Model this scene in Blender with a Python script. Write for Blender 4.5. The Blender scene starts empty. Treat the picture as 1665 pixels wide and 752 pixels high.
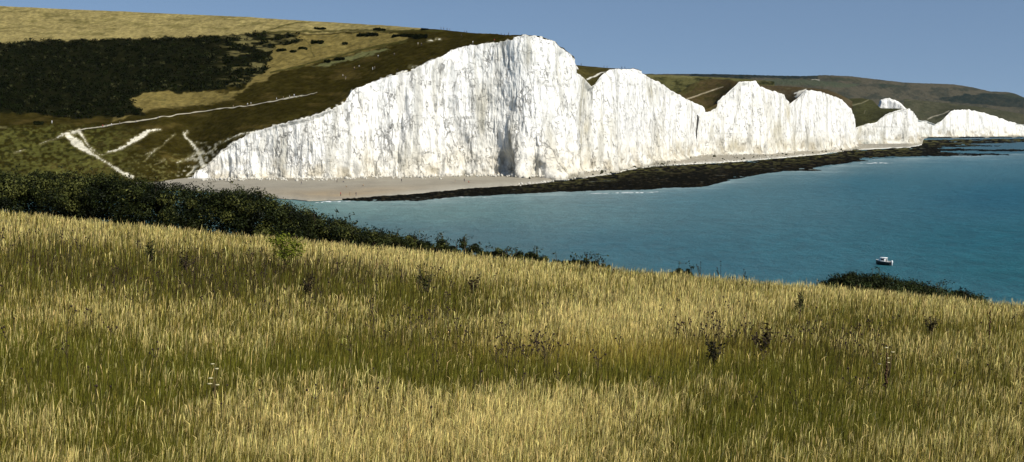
import bpy, math, random
import numpy as np
random.seed(7); RNG = np.random.default_rng(7)
C = bpy.context.scene.collection
# ---------------------------------------------------------------- survey helpers
F, CX, CY, YH, EYE = 2010.0, 832.5, 376.0, 208.0, 27.0
TH = math.atan((CY - YH) / F); CT, ST = math.cos(TH), math.sin(TH)
def ray(u, v):
    u = np.asarray(u, float); v = np.asarray(v, float)
    b = CY - v; dy = F*CT + b*ST
    return (u - CX)/dy, (-F*ST + b*CT)/dy
def at(u, v, D):
    rx, rz = ray(u, v); D = np.asarray(D, float)
    return np.stack(np.broadcast_arrays(rx*D, D + 0*rx, EYE + rz*D), -1)
def dz(u, v, z):
    return (z - EYE)/ray(u, v)[1]
def uv_of(P):
    x, y, z = P[..., 0], P[..., 1], P[..., 2] - EYE
    f = y*CT - z*ST; h = y*ST + z*CT
    return CX + F*x/f, CY - F*h/f
def li(x, pts, k=1):
    a = np.array(pts, float); return np.interp(x, a[:, 0], a[:, k])
def sm(a, b, x):
    t = np.clip((x - a)/(b - a), 0, 1); return t*t*(3 - 2*t)
# ---------------------------------------------------------------- noise
def _h(i, j, k, s):
    n = (i.astype(np.int64)*374761393 + j.astype(np.int64)*668265263 + k.astype(np.int64)*2147483647*3 + s*1274126177) & 0xffffffff
    n = ((n ^ (n >> 13))*1274126177) & 0xffffffff
    n = ((n ^ (n >> 16))*2246822519) & 0xffffffff
    return ((n ^ (n >> 15)) & 0xffffff)/float(0xffffff)
def vn(x, y, z=0.0, s=0):
    x, y, z = np.broadcast_arrays(np.asarray(x, float), np.asarray(y, float), np.asarray(z, float))
    i, j, k = np.floor(x), np.floor(y), np.floor(z)
    a, b, c = x - i, y - j, z - k
    a = a*a*(3-2*a); b = b*b*(3-2*b); c = c*c*(3-2*c); r = 0
    for p in (0, 1):
        for q in (0, 1):
            for w in (0, 1):
                r = r + _h(i+p, j+q, k+w, s)*(a if p else 1-a)*(b if q else 1-b)*(c if w else 1-c)
    return r*2 - 1
def fbm(x, y, z=0.0, s=0, o=4):
    r = 0; a = 1; t = 0
    for n in range(o):
        r = r + a*vn(np.asarray(x)*2**n + 3.7*n, np.asarray(y)*2**n + 9.1*n, np.asarray(z)*2**n, s + n); t += a; a *= .5
    return r/t
def ridged(x, y, z=0.0, s=0, o=3):
    r = 0; a = 1; t = 0
    for n in range(o):
        r = r + a*(1 - 2*np.abs(vn(np.asarray(x)*2**n + 5.3*n, np.asarray(y)*2**n, np.asarray(z)*2**n, s + n))); t += a; a *= .5
    return r/t
# ---------------------------------------------------------------- survey masks (signed distance in survey units, >0 inside)
def sd_poly(U, V, poly):
    p = np.array(poly, float); q = np.roll(p, -1, 0)
    d = np.full(U.shape, 1e9); ins = np.zeros(U.shape, bool)
    for (x0, y0), (x1, y1) in zip(p, q):
        ex, ey = x1-x0, y1-y0; L = ex*ex + ey*ey + 1e-9
        t = np.clip(((U-x0)*ex + (V-y0)*ey)/L, 0, 1)
        d = np.minimum(d, np.hypot(U-x0-t*ex, V-y0-t*ey))
        c = ((y0 > V) != (y1 > V)) & (U < (x1-x0)*(V-y0)/((y1-y0) if y1 != y0 else 1e-9) + x0)
        ins ^= c
    return np.where(ins, d, -d)
def sd_line(U, V, pts):
    d = np.full(U.shape, -1e9)
    for a, b in zip(pts[:-1], pts[1:]):
        ex, ey = b[0]-a[0], b[1]-a[1]; L = ex*ex + ey*ey + 1e-9
        t = np.clip(((U-a[0])*ex + (V-a[1])*ey)/L, 0, 1)
        d = np.maximum(d, (a[2] + t*(b[2]-a[2]))/2 - np.hypot(U-a[0]-t*ex, V-a[1]-t*ey))
    return d
def mixc(col, c, m):
    m = np.clip(m, 0, 1)[..., None]; return col*(1-m) + np.array(c)*m
# ---------------------------------------------------------------- meshes
def mesh(name, V, faces, mat, col=None, parent=None, smooth=False, mats=None, midx=None):
    """V (n,3); faces an (m,k) int array or list of such arrays."""
    me = bpy.data.meshes.new(name)
    if isinstance(faces, np.ndarray): faces = [faces]
    V = np.ascontiguousarray(V, np.float32)
    me.vertices.add(len(V)); me.vertices.foreach_set('co', V.ravel())
    nl = sum(f.size for f in faces); nf = sum(len(f) for f in faces)
    me.loops.add(nl); me.polygons.add(nf)
    me.loops.foreach_set('vertex_index', np.concatenate([f.ravel() for f in faces]).astype(np.int32))
    tot = np.concatenate([np.full(len(f), f.shape[1]) for f in faces])
    me.polygons.foreach_set('loop_start', np.concatenate([[0], np.cumsum(tot)[:-1]]).astype(np.int32))
    if smooth: me.polygons.foreach_set('use_smooth', np.ones(nf, bool))
    for m in (mats or [mat]): me.materials.append(m)
    if midx is not None: me.polygons.foreach_set('material_index', np.asarray(midx, np.int32))
    me.update(calc_edges=True)
    if col is not None:
        a = me.color_attributes.new('Col', 'FLOAT_COLOR', 'POINT')
        cc = np.ones((len(V), 4), np.float32); cc[:, :3] = np.asarray(col).reshape(-1, 3); a.data.foreach_set('color', cc.ravel())
    o = bpy.data.objects.new(name, me); C.objects.link(o)
    if parent: o.parent = parent
    return o
def gridf(ny, nx, flip=False):
    i = np.arange(ny*nx).reshape(ny, nx)
    f = np.stack([i[:-1, :-1], i[:-1, 1:], i[1:, 1:], i[1:, :-1]], -1).reshape(-1, 4)
    return f[:, ::-1] if flip else f
def grid(name, P, mat, col=None, keep=None, flip=False, smooth=True):
    ny, nx = P.shape[:2]; f = gridf(ny, nx, flip)
    if keep is not None:
        k = keep.ravel(); f = f[k[f].any(1)]
        used = np.unique(f); m = np.zeros(ny*nx, int); m[used] = np.arange(len(used)); f = m[f]
        return mesh(name, P.reshape(-1, 3)[used], f, mat, None if col is None else col.reshape(-1, 3)[used], smooth=smooth)
    return mesh(name, P.reshape(-1, 3), f, mat, col, smooth=smooth)
def tag(o, label=None, cat=None, group=None, kind=None):
    for k, v in (('label', label), ('category', cat), ('group', group), ('kind', kind)):
        if v: o[k] = v
    return o
def empty(name, loc=(0, 0, 0)):
    o = bpy.data.objects.new(name, None); C.objects.link(o); o.location = loc; return o
# ---------------------------------------------------------------- materials
def mat(name, base=None, rough=.95, spec=.2, noise=None, bump=None, transl=0, metal=0):
    """base colour or the 'Col' attribute, times object-space noise; noise=(scale,lo,hi,stretch)"""
    m = bpy.data.materials.new(name); m.use_nodes = True; nt = m.node_tree; N = nt.nodes; L = nt.links
    b = N['Principled BSDF']; b.inputs['Roughness'].default_value = rough
    b.inputs['Specular IOR Level'].default_value = spec; b.inputs['Metallic'].default_value = metal
    geo = N.new('ShaderNodeNewGeometry')
    if base is None:
        a = N.new('ShaderNodeAttribute'); a.attribute_name = 'Col'; out = a.outputs['Color']
    else:
        a = N.new('ShaderNodeRGB'); a.outputs[0].default_value = (*base, 1); out = a.outputs[0]
    for (sc, lo, hi, st) in (noise or []):
        mp = N.new('ShaderNodeMapping'); L.new(geo.outputs['Position'], mp.inputs[0]); mp.inputs['Scale'].default_value = st
        n = N.new('ShaderNodeTexNoise'); n.inputs['Scale'].default_value = sc; n.inputs['Detail'].default_value = 6; n.inputs['Roughness'].default_value = .65
        L.new(mp.outputs[0], n.inputs['Vector'])
        r = N.new('ShaderNodeMapRange'); r.inputs[1].default_value = .3; r.inputs[2].default_value = .7; r.inputs[3].default_value = lo; r.inputs[4].default_value = hi
        L.new(n.outputs['Fac'], r.inputs[0])
        x = N.new('ShaderNodeVectorMath'); x.operation = 'SCALE'; L.new(out, x.inputs[0]); L.new(r.outputs[0], x.inputs['Scale']); out = x.outputs[0]
    L.new(out, b.inputs['Base Color'])
    if bump:
        prev = None
        for (sc, dist, st) in bump:
            mp = N.new('ShaderNodeMapping'); L.new(geo.outputs['Position'], mp.inputs[0]); mp.inputs['Scale'].default_value = st
            n = N.new('ShaderNodeTexNoise'); n.inputs['Scale'].default_value = sc; n.inputs['Detail'].default_value = 5
            L.new(mp.outputs[0], n.inputs['Vector'])
            bp = N.new('ShaderNodeBump'); bp.inputs['Distance'].default_value = dist; bp.inputs['Strength'].default_value = 1
            L.new(n.outputs['Fac'], bp.inputs['Height'])
            if prev: L.new(prev, bp.inputs['Normal'])
            prev = bp.outputs[0]
        L.new(prev, b.inputs['Normal'])
    if transl:
        t = N.new('ShaderNodeBsdfTranslucent'); L.new(out, t.inputs['Color'])
        mx = N.new('ShaderNodeMixShader'); mx.inputs[0].default_value = transl
        L.new(b.outputs[0], mx.inputs[1]); L.new(t.outputs[0], mx.inputs[2]); L.new(mx.outputs[0], N['Material Output'].inputs['Surface'])
    return m
M_chalk = mat('chalk', rough=.95, noise=[(.35, .90, 1.05, (1, 1, .22)), (1.6, .94, 1.04, (1, 1, .4))], bump=[(.5, 1.0, (1, 1, .35)), (2.0, .25, (1, 1, .6))])
def joints(m):
    nt = m.node_tree; N = nt.nodes; L = nt.links; b = N['Principled BSDF']; src = b.inputs['Base Color'].links[0].from_socket; nrm = b.inputs['Normal'].links[0].from_socket
    geo = N.new('ShaderNodeNewGeometry'); prev = src
    for (sc, st, wdt, lo, thr) in ((.16, (1, 1, .26), .045, .66, .58), (.45, (1, 1, .38), .06, .84, .56), (.22, (1, 1, 2.4), .02, .80, .60)):
        mp = N.new('ShaderNodeMapping'); L.new(geo.outputs['Position'], mp.inputs[0]); mp.inputs['Scale'].default_value = st
        n = N.new('ShaderNodeTexNoise'); n.inputs['Scale'].default_value = sc*2.2; n.inputs['Detail'].default_value = 4; L.new(mp.outputs[0], n.inputs['Vector'])
        mul = N.new('ShaderNodeVectorMath'); mul.operation = 'MULTIPLY_ADD'; L.new(n.outputs['Color'], mul.inputs[0]); mul.inputs[1].default_value = (1.0/sc, 1.0/sc, 1.0/sc); L.new(mp.outputs[0], mul.inputs[2])
        v = N.new('ShaderNodeTexVoronoi'); v.feature = 'DISTANCE_TO_EDGE'; v.inputs['Scale'].default_value = sc; L.new(mul.outputs[0], v.inputs['Vector'])
        r = N.new('ShaderNodeMapRange'); r.inputs[1].default_value = 0; r.inputs[2].default_value = wdt; r.inputs[3].default_value = 1; r.inputs[4].default_value = 0; L.new(v.outputs['Distance'], r.inputs[0])
        n2 = N.new('ShaderNodeTexNoise'); n2.inputs['Scale'].default_value = sc*.6; n2.inputs['Detail'].default_value = 5; L.new(mp.outputs[0], n2.inputs['Vector'])
        r2 = N.new('ShaderNodeMapRange'); r2.inputs[1].default_value = thr - .05; r2.inputs[2].default_value = thr + .08; L.new(n2.outputs['Fac'], r2.inputs[0])
        k = N.new('ShaderNodeMath'); k.operation = 'MULTIPLY'; L.new(r.outputs[0], k.inputs[0]); L.new(r2.outputs[0], k.inputs[1])
        r3 = N.new('ShaderNodeMapRange'); r3.inputs[3].default_value = 1; r3.inputs[4].default_value = lo; L.new(k.outputs[0], r3.inputs[0])
        x = N.new('ShaderNodeVectorMath'); x.operation = 'SCALE'; L.new(prev, x.inputs[0]); L.new(r3.outputs[0], x.inputs['Scale']); prev = x.outputs[0]
        bp = N.new('ShaderNodeBump'); bp.invert = True; bp.inputs['Distance'].default_value = .8; L.new(k.outputs[0], bp.inputs['Height']); L.new(nrm, bp.inputs['Normal']); nrm = bp.outputs[0]
    L.new(prev, b.inputs['Base Color']); L.new(nrm, b.inputs['Normal'])
joints(M_chalk)
M_turf = mat('downland_turf', rough=1, spec=0, noise=[(.05, .8, 1.2, (1, 1, 1)), (.3, .6, 1.4, (1, 1, 1))], bump=[(.25, 1.2, (1, 1, 1))])
M_path = mat('chalk_track', (.42, .38, .27), noise=[(.4, .75, 1.1, (1, 1, 1))])
M_beach = mat('shingle', noise=[(.06, .9, 1.1, (1, 1, 1)), (1.2, .85, 1.15, (1, 1, 1))], bump=[(.8, .15, (1, 1, 1))])
M_reef = mat('wet_seaweed_rock', rough=1, spec=0, noise=[(.3, .5, 1.5, (1, 1, 1))])
M_foam = mat('foam', (.75, .78, .76), noise=[(.5, .8, 1.1, (1, 1, 1))])
M_soil = mat('thatchy_soil', (.10, .085, .035), noise=[(2, .6, 1.3, (1, 1, 1))])
M_blade = mat('grass_blade', rough=.7, spec=.15, transl=.18)
M_leaf = mat('leaf', rough=.6, spec=.12, transl=.2)
M_scrub = mat('scrub_leaf', rough=1, spec=0)
M_twig = mat('twig', (.07, .05, .03))
# ---------------------------------------------------------------- cliffs
def td(v, z=3.0): return float(dz(CX, v, z))
TOE = [(280, 290.5), (430, 290), (530, 290), (600, 287), (670, 287), (750, 285), (805, 285), (822, 285.2), (850, 286), (858, 286), (870, 285.7), (893, 286), (905, 285),
       (924, 283), (955, 279), (983, 276), (1012, 268), (1044, 265), (1060, 263.5), (1080, 262), (1089, 262), (1108, 257), (1137, 253), (1146, 252), (1185, 251.5),
       (1218, 251), (1261, 249), (1279, 248), (1303, 246), (1362, 242.5), (1386, 240)]
def toe(u): return float(np.mean([td(float(li(u + d_, TOE))) for d_ in range(-9, 10, 3)]))
def toes(u): return float(np.mean([td(float(li(u + d_, TOE))) for d_ in range(-60, 61, 6)]))
def K(pts, *extra):
    k = [(u, v, toe(u), toes(u)) for u, v in np.array([(np.interp(q, np.arange(len(pts)), [p[0] for p in pts]), np.interp(q, np.arange(len(pts)), [p[1] for p in pts])) for q in np.arange(0, len(pts) - 1 + 1e-6, .25)])]; return k + [(a, b, c, c - 8) for a, b, c in extra]
E1 = [(300, 291), (312, 289), (318, 279), (332, 272), (345, 262), (360, 246), (380, 232), (400, 221), (420, 213), (445, 205), (470, 199), (505, 189), (540, 178), (560, 167), (566, 158), (572, 148), (590, 140), (612, 132), (640, 122),
      (668, 116), (690, 104), (715, 93), (735, 82), (755, 75.5), (775, 73), (800, 70), (820, 67.5), (832, 66), (837, 61), (845, 58.5), (860, 58.5), (880, 62), (903, 69), (909, 76), (920, 84), (929, 91), (934, 97)]
E2 = [(912, 116), (936, 119), (943, 121), (949, 127), (955, 134), (962, 140), (967, 137), (975, 127), (982, 119), (990, 114.5), (1003, 112.5), (1030, 112.5), (1043, 116), (1046, 121), (1045, 126), (1058, 129), (1072, 134), (1080, 139),
      (1084, 143), (1100, 152), (1120, 163), (1135, 170), (1145, 175), (1147, 182)]
E2 = sorted(E2)
E3 = [(1132, 184), (1150, 182), (1162, 178), (1166, 173), (1167, 164), (1175, 158), (1188, 147), (1197, 138), (1201, 133), (1230, 132.5), (1232, 140), (1250, 146), (1265, 151), (1275, 154.5), (1277, 160)]
E4 = [(1274, 174), (1281, 172), (1288, 167), (1296, 160), (1306, 152), (1311, 147), (1322, 147), (1340, 151), (1355, 157), (1369, 162.5), (1373, 168), (1384, 177), (1386, 184)]
E5 = [(1380, 212), (1388, 209), (1400, 205), (1420, 200), (1427, 197), (1440, 187), (1452, 182), (1464, 179), (1475, 176.5), (1477, 178)]
E6 = [(1480, 190), (1492, 195), (1505, 197), (1521, 202), (1530, 198), (1540, 188), (1547, 181), (1556, 178), (1575, 179), (1600, 184), (1625, 192), (1640, 198), (1665, 203.5), (1720, 212), (1770, 218)]
E7 = [(1424, 176), (1430, 170), (1432, 163), (1438, 160.5), (1446, 160), (1455, 163), (1463, 167), (1472, 175), (1480, 178)]
# weathering, plus painted shade in the hollow left of the leaning buttress: (u, v, ru, rv, strength, ochre)
STAIN_SHADE = [(788, 190, 16, 65, .8, .2), (812, 110, 12, 45, .5, 0), (803, 260, 22, 18, .4, .1), (655, 262, 18, 25, .6, .1), (590, 255, 14, 30, .5, .2), (740, 235, 10, 45, .5, 0), (893, 228, 9, 32, .75, .2), (905, 100, 10, 35, .6, 0),
         (855, 92, 7, 20, .6, 0), (833, 225, 14, 40, .7, .3), (950, 165, 12, 60, .5, .8), (960, 230, 10, 40, .6, 1), (1056, 148, 9, 14, 1.0, .5), (1076, 152, 4, 26, .9, .1), (1066, 220, 20, 30, .4, .7), (985, 210, 8, 25, .5, .6),
         (1240, 175, 14, 25, .35, .4), (1195, 235, 12, 12, .9, .4), (1160, 220, 6, 20, .5, .2), (1278, 185, 6, 16, .6, 1), (1290, 225, 10, 22, .9, .4), (1322, 235, 14, 10, .9, .1), (1255, 215, 15, 20, .6, .6), (1405, 212, 16, 12, .5, 1),
         (1260, 235, 15, 10, .6, .6), (1500, 205, 10, 10, .4, .3), (1590, 205, 2, 16, .8, 0), (470, 240, 60, 35, .25, .2), (875, 262, 18, 18, .5, .1), (700, 160, 8, 40, .4, 0), (555, 220, 10, 40, .35, .1), (1100, 235, 12, 14, .5, .5)]
def cliff(name, knots, label, nr, step=.7, ubump=None, setback=.2, amp=1.0):
    k = np.array(knots, float)
    L = np.concatenate([[0], np.cumsum(np.abs(np.diff(k[:, 0])) + np.abs(np.diff(k[:, 2]))/6 + 1e-3)])
    q = np.arange(0, L[-1], step)
    if k.shape[1] == 3: k = np.concatenate([k, k[:, 2:]], 1)
    u, vt, D0, Dt = (np.interp(q, L, k[:, i]) for i in range(4))
    ker = np.ones(9)/9; D0 = np.convolve(np.pad(D0, 4, 'edge'), ker, 'valid')
    vt = vt + vn(u/5, 0, 0, 3)*.9 + vn(u/2.1, 0, 0, 4)*.5
    sc = np.maximum(1, D0/620)**.5
    h = EYE + ray(u, vt)[1]*(Dt*1.02); D1 = np.maximum(Dt, D0) + 1.0 + setback*np.maximum(h, 2)
    v0 = YH + (EYE - 2.0)*F/D0
    P1 = at(u, vt, D1); x0 = ray(u, v0)[0]*D0
    P0 = np.stack([x0, D0, np.full_like(D0, 1.0)], -1)
    T = np.gradient(P0[:, :2], axis=0); s = np.concatenate([[0], np.cumsum(np.hypot(*np.diff(P0[:, :2], axis=0).T))])
    T /= np.linalg.norm(T, axis=1)[:, None] + 1e-9
    n = np.stack([T[:, 1], -T[:, 0]], -1)
    for c in range(2): n[:, c] = np.convolve(np.pad(n[:, c], 12, 'edge'), np.ones(25)/25, 'valid')
    n /= np.linalg.norm(n, axis=1)[:, None] + 1e-9
    t = np.linspace(0, 1, nr)[:, None]; tx = t**.75
    P = np.empty((nr, len(q), 3))
    P[..., :2] = P0[None, :, :2]*(1-tx[..., None]) + P1[None, :, :2]*tx[..., None]
    P[..., 2] = P0[:, 2]*(1-t) + P1[:, 2]*t
    S = np.broadcast_to(s, P.shape[:2])/sc; Z = P[..., 2]/sc
    wob = 2.5*fbm(S/14, Z/18, 0, 31, 3)
    big = ridged((S + 2*wob)/52, Z/150, 0, 11, 2)
    flu = ridged((S + 1.6*wob)/13, Z/38, 0, 12, 3)
    crk = ridged((S + wob*.6)/17, Z/90, 4.4, 13, 2)
    fine = fbm(S/2.6, Z/7, 0, 14, 4)
    chunk = fbm(S/5, Z/6, 0, 15, 4)
    if ubump: big = big*(1 - .95*np.exp(-((u[None, :]-822)/42)**2))
    bs = (4.6 if ubump is butt else 9.5)
    d = bs*big*(1.1-.6*t) + (2.3 if ubump is butt else 1.9)*flu*(1.05-.5*t) - 2.6*np.clip(crk-.55, 0, 1)/.45 + .55*fine + .8*chunk*(1-.5*t) + 1.6*fbm(S/4, Z/4, 0, 20, 4)*sm(.4, .05, t)
    d = d + .5*ridged(S/1.7, Z/9, 0, 19, 3)
    if ubump: d = d + ubump(u[None, :], t)
    d = d*amp; d = d - d[:nr//3].mean() + 1.0
    # fallen debris and splayed foot
    zf = P[..., 2]; d = d + sc*np.clip(1 - zf/7, 0, 1)**1.5*(1.5 + 3.0*vn(S/7, 0, 0, 17) + 1.4*chunk)
    d = d + sc*np.clip(1 - zf/20, 0, 1)*3.0*np.clip(vn(S/11, 0, 0, 18), 0, 1)
    env = sm(1.0, .93, t)
    Pd = P.copy(); Pd[..., :2] += (n[None]*(d*env)[..., None])
    Pd[..., 2] += .35*chunk*env*np.clip(t*8, 0, 1)
    # back fold so the land sits over the rim
    B = P1.copy(); B[:, 1] += 7; B[:, 2] -= 1.2
    Pd = np.concatenate([Pd, B[None]], 0)
    U, V = uv_of(P)
    col = np.ones(P.shape)*np.array([.84, .825, .77]); 
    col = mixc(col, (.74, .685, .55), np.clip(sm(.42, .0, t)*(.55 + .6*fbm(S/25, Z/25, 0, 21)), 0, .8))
    st = sm(.15, .62, fbm((S + wob)/3.6, Z/42, 0, 22, 4) + .30*fbm(S/38, Z/70, 0, 25, 2)); bl = 0; oc = 0
    for (a, b, ru, rv, k_, o_) in STAIN_SHADE:
        g = np.exp(-(((U-a)/ru)**2 + ((V-b)/rv)**2)*.9)*k_; bl = np.maximum(bl, 1.25*g); oc = np.maximum(oc, g*o_)
    pat = sm(-.35, .35, fbm(S/4.5, Z/15, 0, 23, 4))
    m = np.clip(.62*st + bl*(.25 + .75*pat), 0, .92)
    col = mixc(col, (.36, .345, .28), m*.85)
    col = mixc(col, (.50, .42, .22), oc*(.3 + .6*pat)); ft = sm(.38, .0, t)*sm(-.15, .45, fbm(S/9, Z/14, 0, 35, 4)); col = mixc(col, (.56, .49, .34), ft*.55)
    line = sm(.84, .97, ridged((S + wob)/5.2, Z/60, 0, 24, 1))*sm(-.1, .4, fbm(S/20, Z/22, 0, 26, 2))
    col = mixc(col, (.30, .29, .25), line*.5)
    chip = sm(.22, .5, fbm(S/2.4, Z/3.6, 0, 33, 4) + .25*fbm(S/20, Z/20, 0, 34, 2)); col = mixc(col, (.42, .40, .33), chip*.26)
    bed = sm(.93, 1.0, np.cos(Z/2.6 + .4*fbm(S/40, 0, 0, 27, 2)))*sm(.1, .5, fbm(S/18, Z/9, 0, 28, 2))
    col = mixc(col, (.5, .49, .44), bed*.6)
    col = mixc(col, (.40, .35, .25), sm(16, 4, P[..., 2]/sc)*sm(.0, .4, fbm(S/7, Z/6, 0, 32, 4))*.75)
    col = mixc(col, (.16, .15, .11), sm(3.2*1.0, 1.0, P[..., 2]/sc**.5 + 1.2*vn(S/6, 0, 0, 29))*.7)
    col = np.concatenate([col, col[-1:]], 0)
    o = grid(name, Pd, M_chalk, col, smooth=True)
    tag(o, label, kind='structure')
    good = np.concatenate([[True], np.diff(u) > 0])
    return dict(u=u[good], v=vt[good], D=D1[good])
def butt(u, t):   # the leaning buttress with the shaded hollow at its left, and its smaller neighbour
    c = 851 - 46*t; w = u - c
    a = np.where(w < 0, np.exp(-(w/4.5)**2), np.exp(-(w/20)**2))*7*np.clip(1 - t*2.0, 0, 1)**1.1
    r = -3*sm(0, 6, u - (811 + 10*t))*sm(c+2, c-7, u)*sm(.32, .06, t)
    c2 = 892 - 60*t; w2 = u - c2
    a2 = np.where(w2 < 0, np.exp(-(w2/5)**2), np.exp(-(w2/16)**2))*5*np.clip(1 - t*2.6, 0, 1)
    rec = -5*np.exp(-((u-868)/7)**2)*sm(.2, 0, t)
    return a + r + a2 + rec
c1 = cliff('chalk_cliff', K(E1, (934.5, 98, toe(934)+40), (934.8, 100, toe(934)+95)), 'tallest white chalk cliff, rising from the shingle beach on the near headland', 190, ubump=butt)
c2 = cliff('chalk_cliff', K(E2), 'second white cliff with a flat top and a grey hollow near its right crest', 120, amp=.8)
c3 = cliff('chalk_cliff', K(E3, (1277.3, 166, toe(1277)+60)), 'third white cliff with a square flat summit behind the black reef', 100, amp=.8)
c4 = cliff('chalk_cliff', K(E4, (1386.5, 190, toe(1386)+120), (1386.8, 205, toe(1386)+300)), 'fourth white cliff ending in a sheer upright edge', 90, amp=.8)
k5 = [(u, v, td(234.3 - (u-1380)*.01)) for u, v in E5] + [(1480, 182, 2050), (1485, 187, 2450), (1488, 191, 2900)]
c5 = cliff('chalk_cliff', k5, 'low fifth cliff sloping up from the grassy saddle to a point', 70, amp=1.2)
k6 = [(u, v, td(222.6 - (u-1490)*.008)) for u, v in E6]
c6 = cliff('chalk_cliff', k6, 'farthest long white cliff tapering down towards the open sea', 50, amp=1.3)
k7 = [(u, v, 2600) for u, v in E7]
c7 = cliff('chalk_cliff', k7, 'small white cliff top peeping over the green saddle', 60, amp=1.2)
# ---------------------------------------------------------------- hills
def fr(c): return lambda u: (np.interp(u, c['u'], c['v']), np.interp(u, c['u'], c['D']))
def hill(label, us, rows, ns, paint, bumpz=.8, back=(300, 90), mode='hill'):
    us = np.asarray(us, float)
    vs, Ds = [], []
    for k, r in enumerate(rows):
        v, D = r(us)
        if k: v = np.minimum(v, vs[-1] - .35); D = np.maximum(D, Ds[-1] + 4)
        vs.append(v + 0*us); Ds.append(D + 0*us)
    V = [vs[0]]
    for k, n in enumerate(ns):
        for i in range(1, n+1): V.append(vs[k]*(1 - i/n) + vs[k+1]*i/n)
    V = np.array(V); U = np.broadcast_to(us, V.shape); w_ = 22; bx = lambda a_: np.convolve(np.pad(a_, w_, 'reflect', reflect_type='odd'), np.ones(2*w_+1)/(2*w_+1), 'valid')
    sv, sD = [bx(a_) for a_ in vs], [bx(a_) for a_ in Ds]
    for k in range(1, len(sv)): sv[k] = np.minimum(sv[k], sv[k-1] - 1.5); sD[k] = np.maximum(sD[k], sD[k-1] + 5)
    Dm = np.zeros_like(V)
    for k in range(len(ns)):      # distance as a smooth function of where the slope is seen
        a_ = (sv[k] - V)/(sv[k] - sv[k+1]); seg = sD[k] + (sD[k+1]-sD[k])*(a_ if k == 0 else np.maximum(a_, 0)) if len(ns) == 1 else sD[k] + (sD[k+1]-sD[k])*np.clip(a_, -1 if k == 0 else 0, 1 if k < len(ns)-1 else 9)
        Dm = np.where((V <= sv[k]) | (k == 0), seg, Dm)
    Dm = np.maximum.accumulate(np.maximum(Dm, Ds[0][None]), 0)
    e_ = sm(0, 9, np.arange(len(V)))[:, None]; D = Ds[0][None]*(1-e_) + Dm*e_ + .02*np.arange(len(V))[:, None]
    P = at(U, V, D)
    nrow = len(V); e = np.clip(np.arange(nrow)/6, 0, 1)[:, None]*np.clip((nrow-1-np.arange(nrow))/10 + .25, 0, 1)[:, None]
    P[..., 2] += bumpz*fbm(P[..., 0]/22, P[..., 1]/22, 0, 41, 4)*e + bumpz*.35*vn(P[..., 0]/4, P[..., 1]/4, 0, 44)*e
    col = paint(U, V, P)
    nb = 7; Bk = [P[-1]]
    for i in range(1, nb+1):
        a = i/nb; b = P[-1].copy(); b[:, 1] += back[0]*a; b[:, 0] *= b[:, 1]/P[-1][:, 1]; b[:, 2] = np.maximum(P[-1][:, 2] - back[1]*a**1.6, 3); Bk.append(b)
    P = np.concatenate([P, np.array(Bk[1:])], 0); col = np.concatenate([col, np.repeat(col[-1:], nb, 0)], 0)
    o = grid('hill', P, M_turf, col); tag(o, label, kind='structure')
    cu, Vg, Pg = us, V, P[:nrow]
    def q(u, v):
        j = int(np.clip(np.searchsorted(cu, u), 0, len(cu)-1)); c = Vg[:, j]
        i = float(np.interp(-v, -c, np.arange(nrow))); i0 = int(min(i, nrow-2)); a = i - i0
        return Pg[i0, j]*(1-a) + Pg[i0+1, j]*a
    return q
GREEN, OLIVE, GOLD, TAN, DARK = (.026, .021, .004), (.038, .031, .007), (.20, .155, .048), (.29, .235, .09), (.008, .009, .003)
CHALK = (.72, .69, .58)
DARKP = [(-420, 66), (0, 70), (120, 65), (250, 62), (420, 55), (500, 58), (480, 66), (452, 76), (440, 84), (446, 96), (425, 118), (400, 140), (330, 150), (250, 150), (210, 162), (235, 188), (110, 194), (60, 184), (-420, 190)]
GOLDP = [(180, 200), (205, 158), (240, 148), (330, 150), (370, 152), (395, 145), (420, 120), (440, 98), (440, 60), (500, 56), (620, 52), (665, 60), (660, 68), (600, 82), (540, 94), (480, 112), (455, 116), (430, 130), (400, 145), (380, 158), (330, 172), (250, 180)]
SCARS = [[(66, 234, 1.5), (104, 221, 4), (128, 213, 9)], [(110, 220, 10), (128, 234, 15), (145, 248, 9), (158, 257, 4), (180, 270, 4), (205, 284, 7), (214, 288, 9)], [(128, 213, 8), (138, 228, 5), (150, 246, 3), (158, 258, 3)],
         [(135, 222, 2), (146, 238, 2.5), (160, 252, 2), (168, 254, 2)], [(171, 253, 1.5), (185, 247, 5), (205, 238, 6), (225, 225, 9), (240, 214, 7), (262, 211, 1.5)],
         [(306, 215, 3), (299, 217, 4), (303, 224, 4), (312, 233, 5), (322, 246, 6), (326, 258, 9), (330, 270, 10)], [(326, 252, 6), (340, 248, 3), (350, 240, 1.5)], [(322, 250, 3), (305, 258, 3), (288, 265, 2)], [(317, 272, 6), (305, 284, 5)],
         [(355, 234, 2), (375, 226, 4), (395, 219, 3), (412, 214, 3)], [(236, 252, 2), (250, 247, 3), (258, 240, 1)], [(250, 268, 1), (268, 260, 2)], [(235, 262, 1), (262, 238, 1), (285, 218, 1)], [(315, 233, 1), (335, 233, 2)], [(10, 207, 1), (-40, 206, 3), (-90, 208, 3)],
         [(24, 248, 2.5), (27, 247, 2.5)], [(31, 247, 2), (40, 243, 2)], [(696, 67, 3), (706, 66, 3)], [(708, 64, 2.5), (717, 64, 2.5)], [(665, 109, 2), (678, 108, 3)]]
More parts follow.
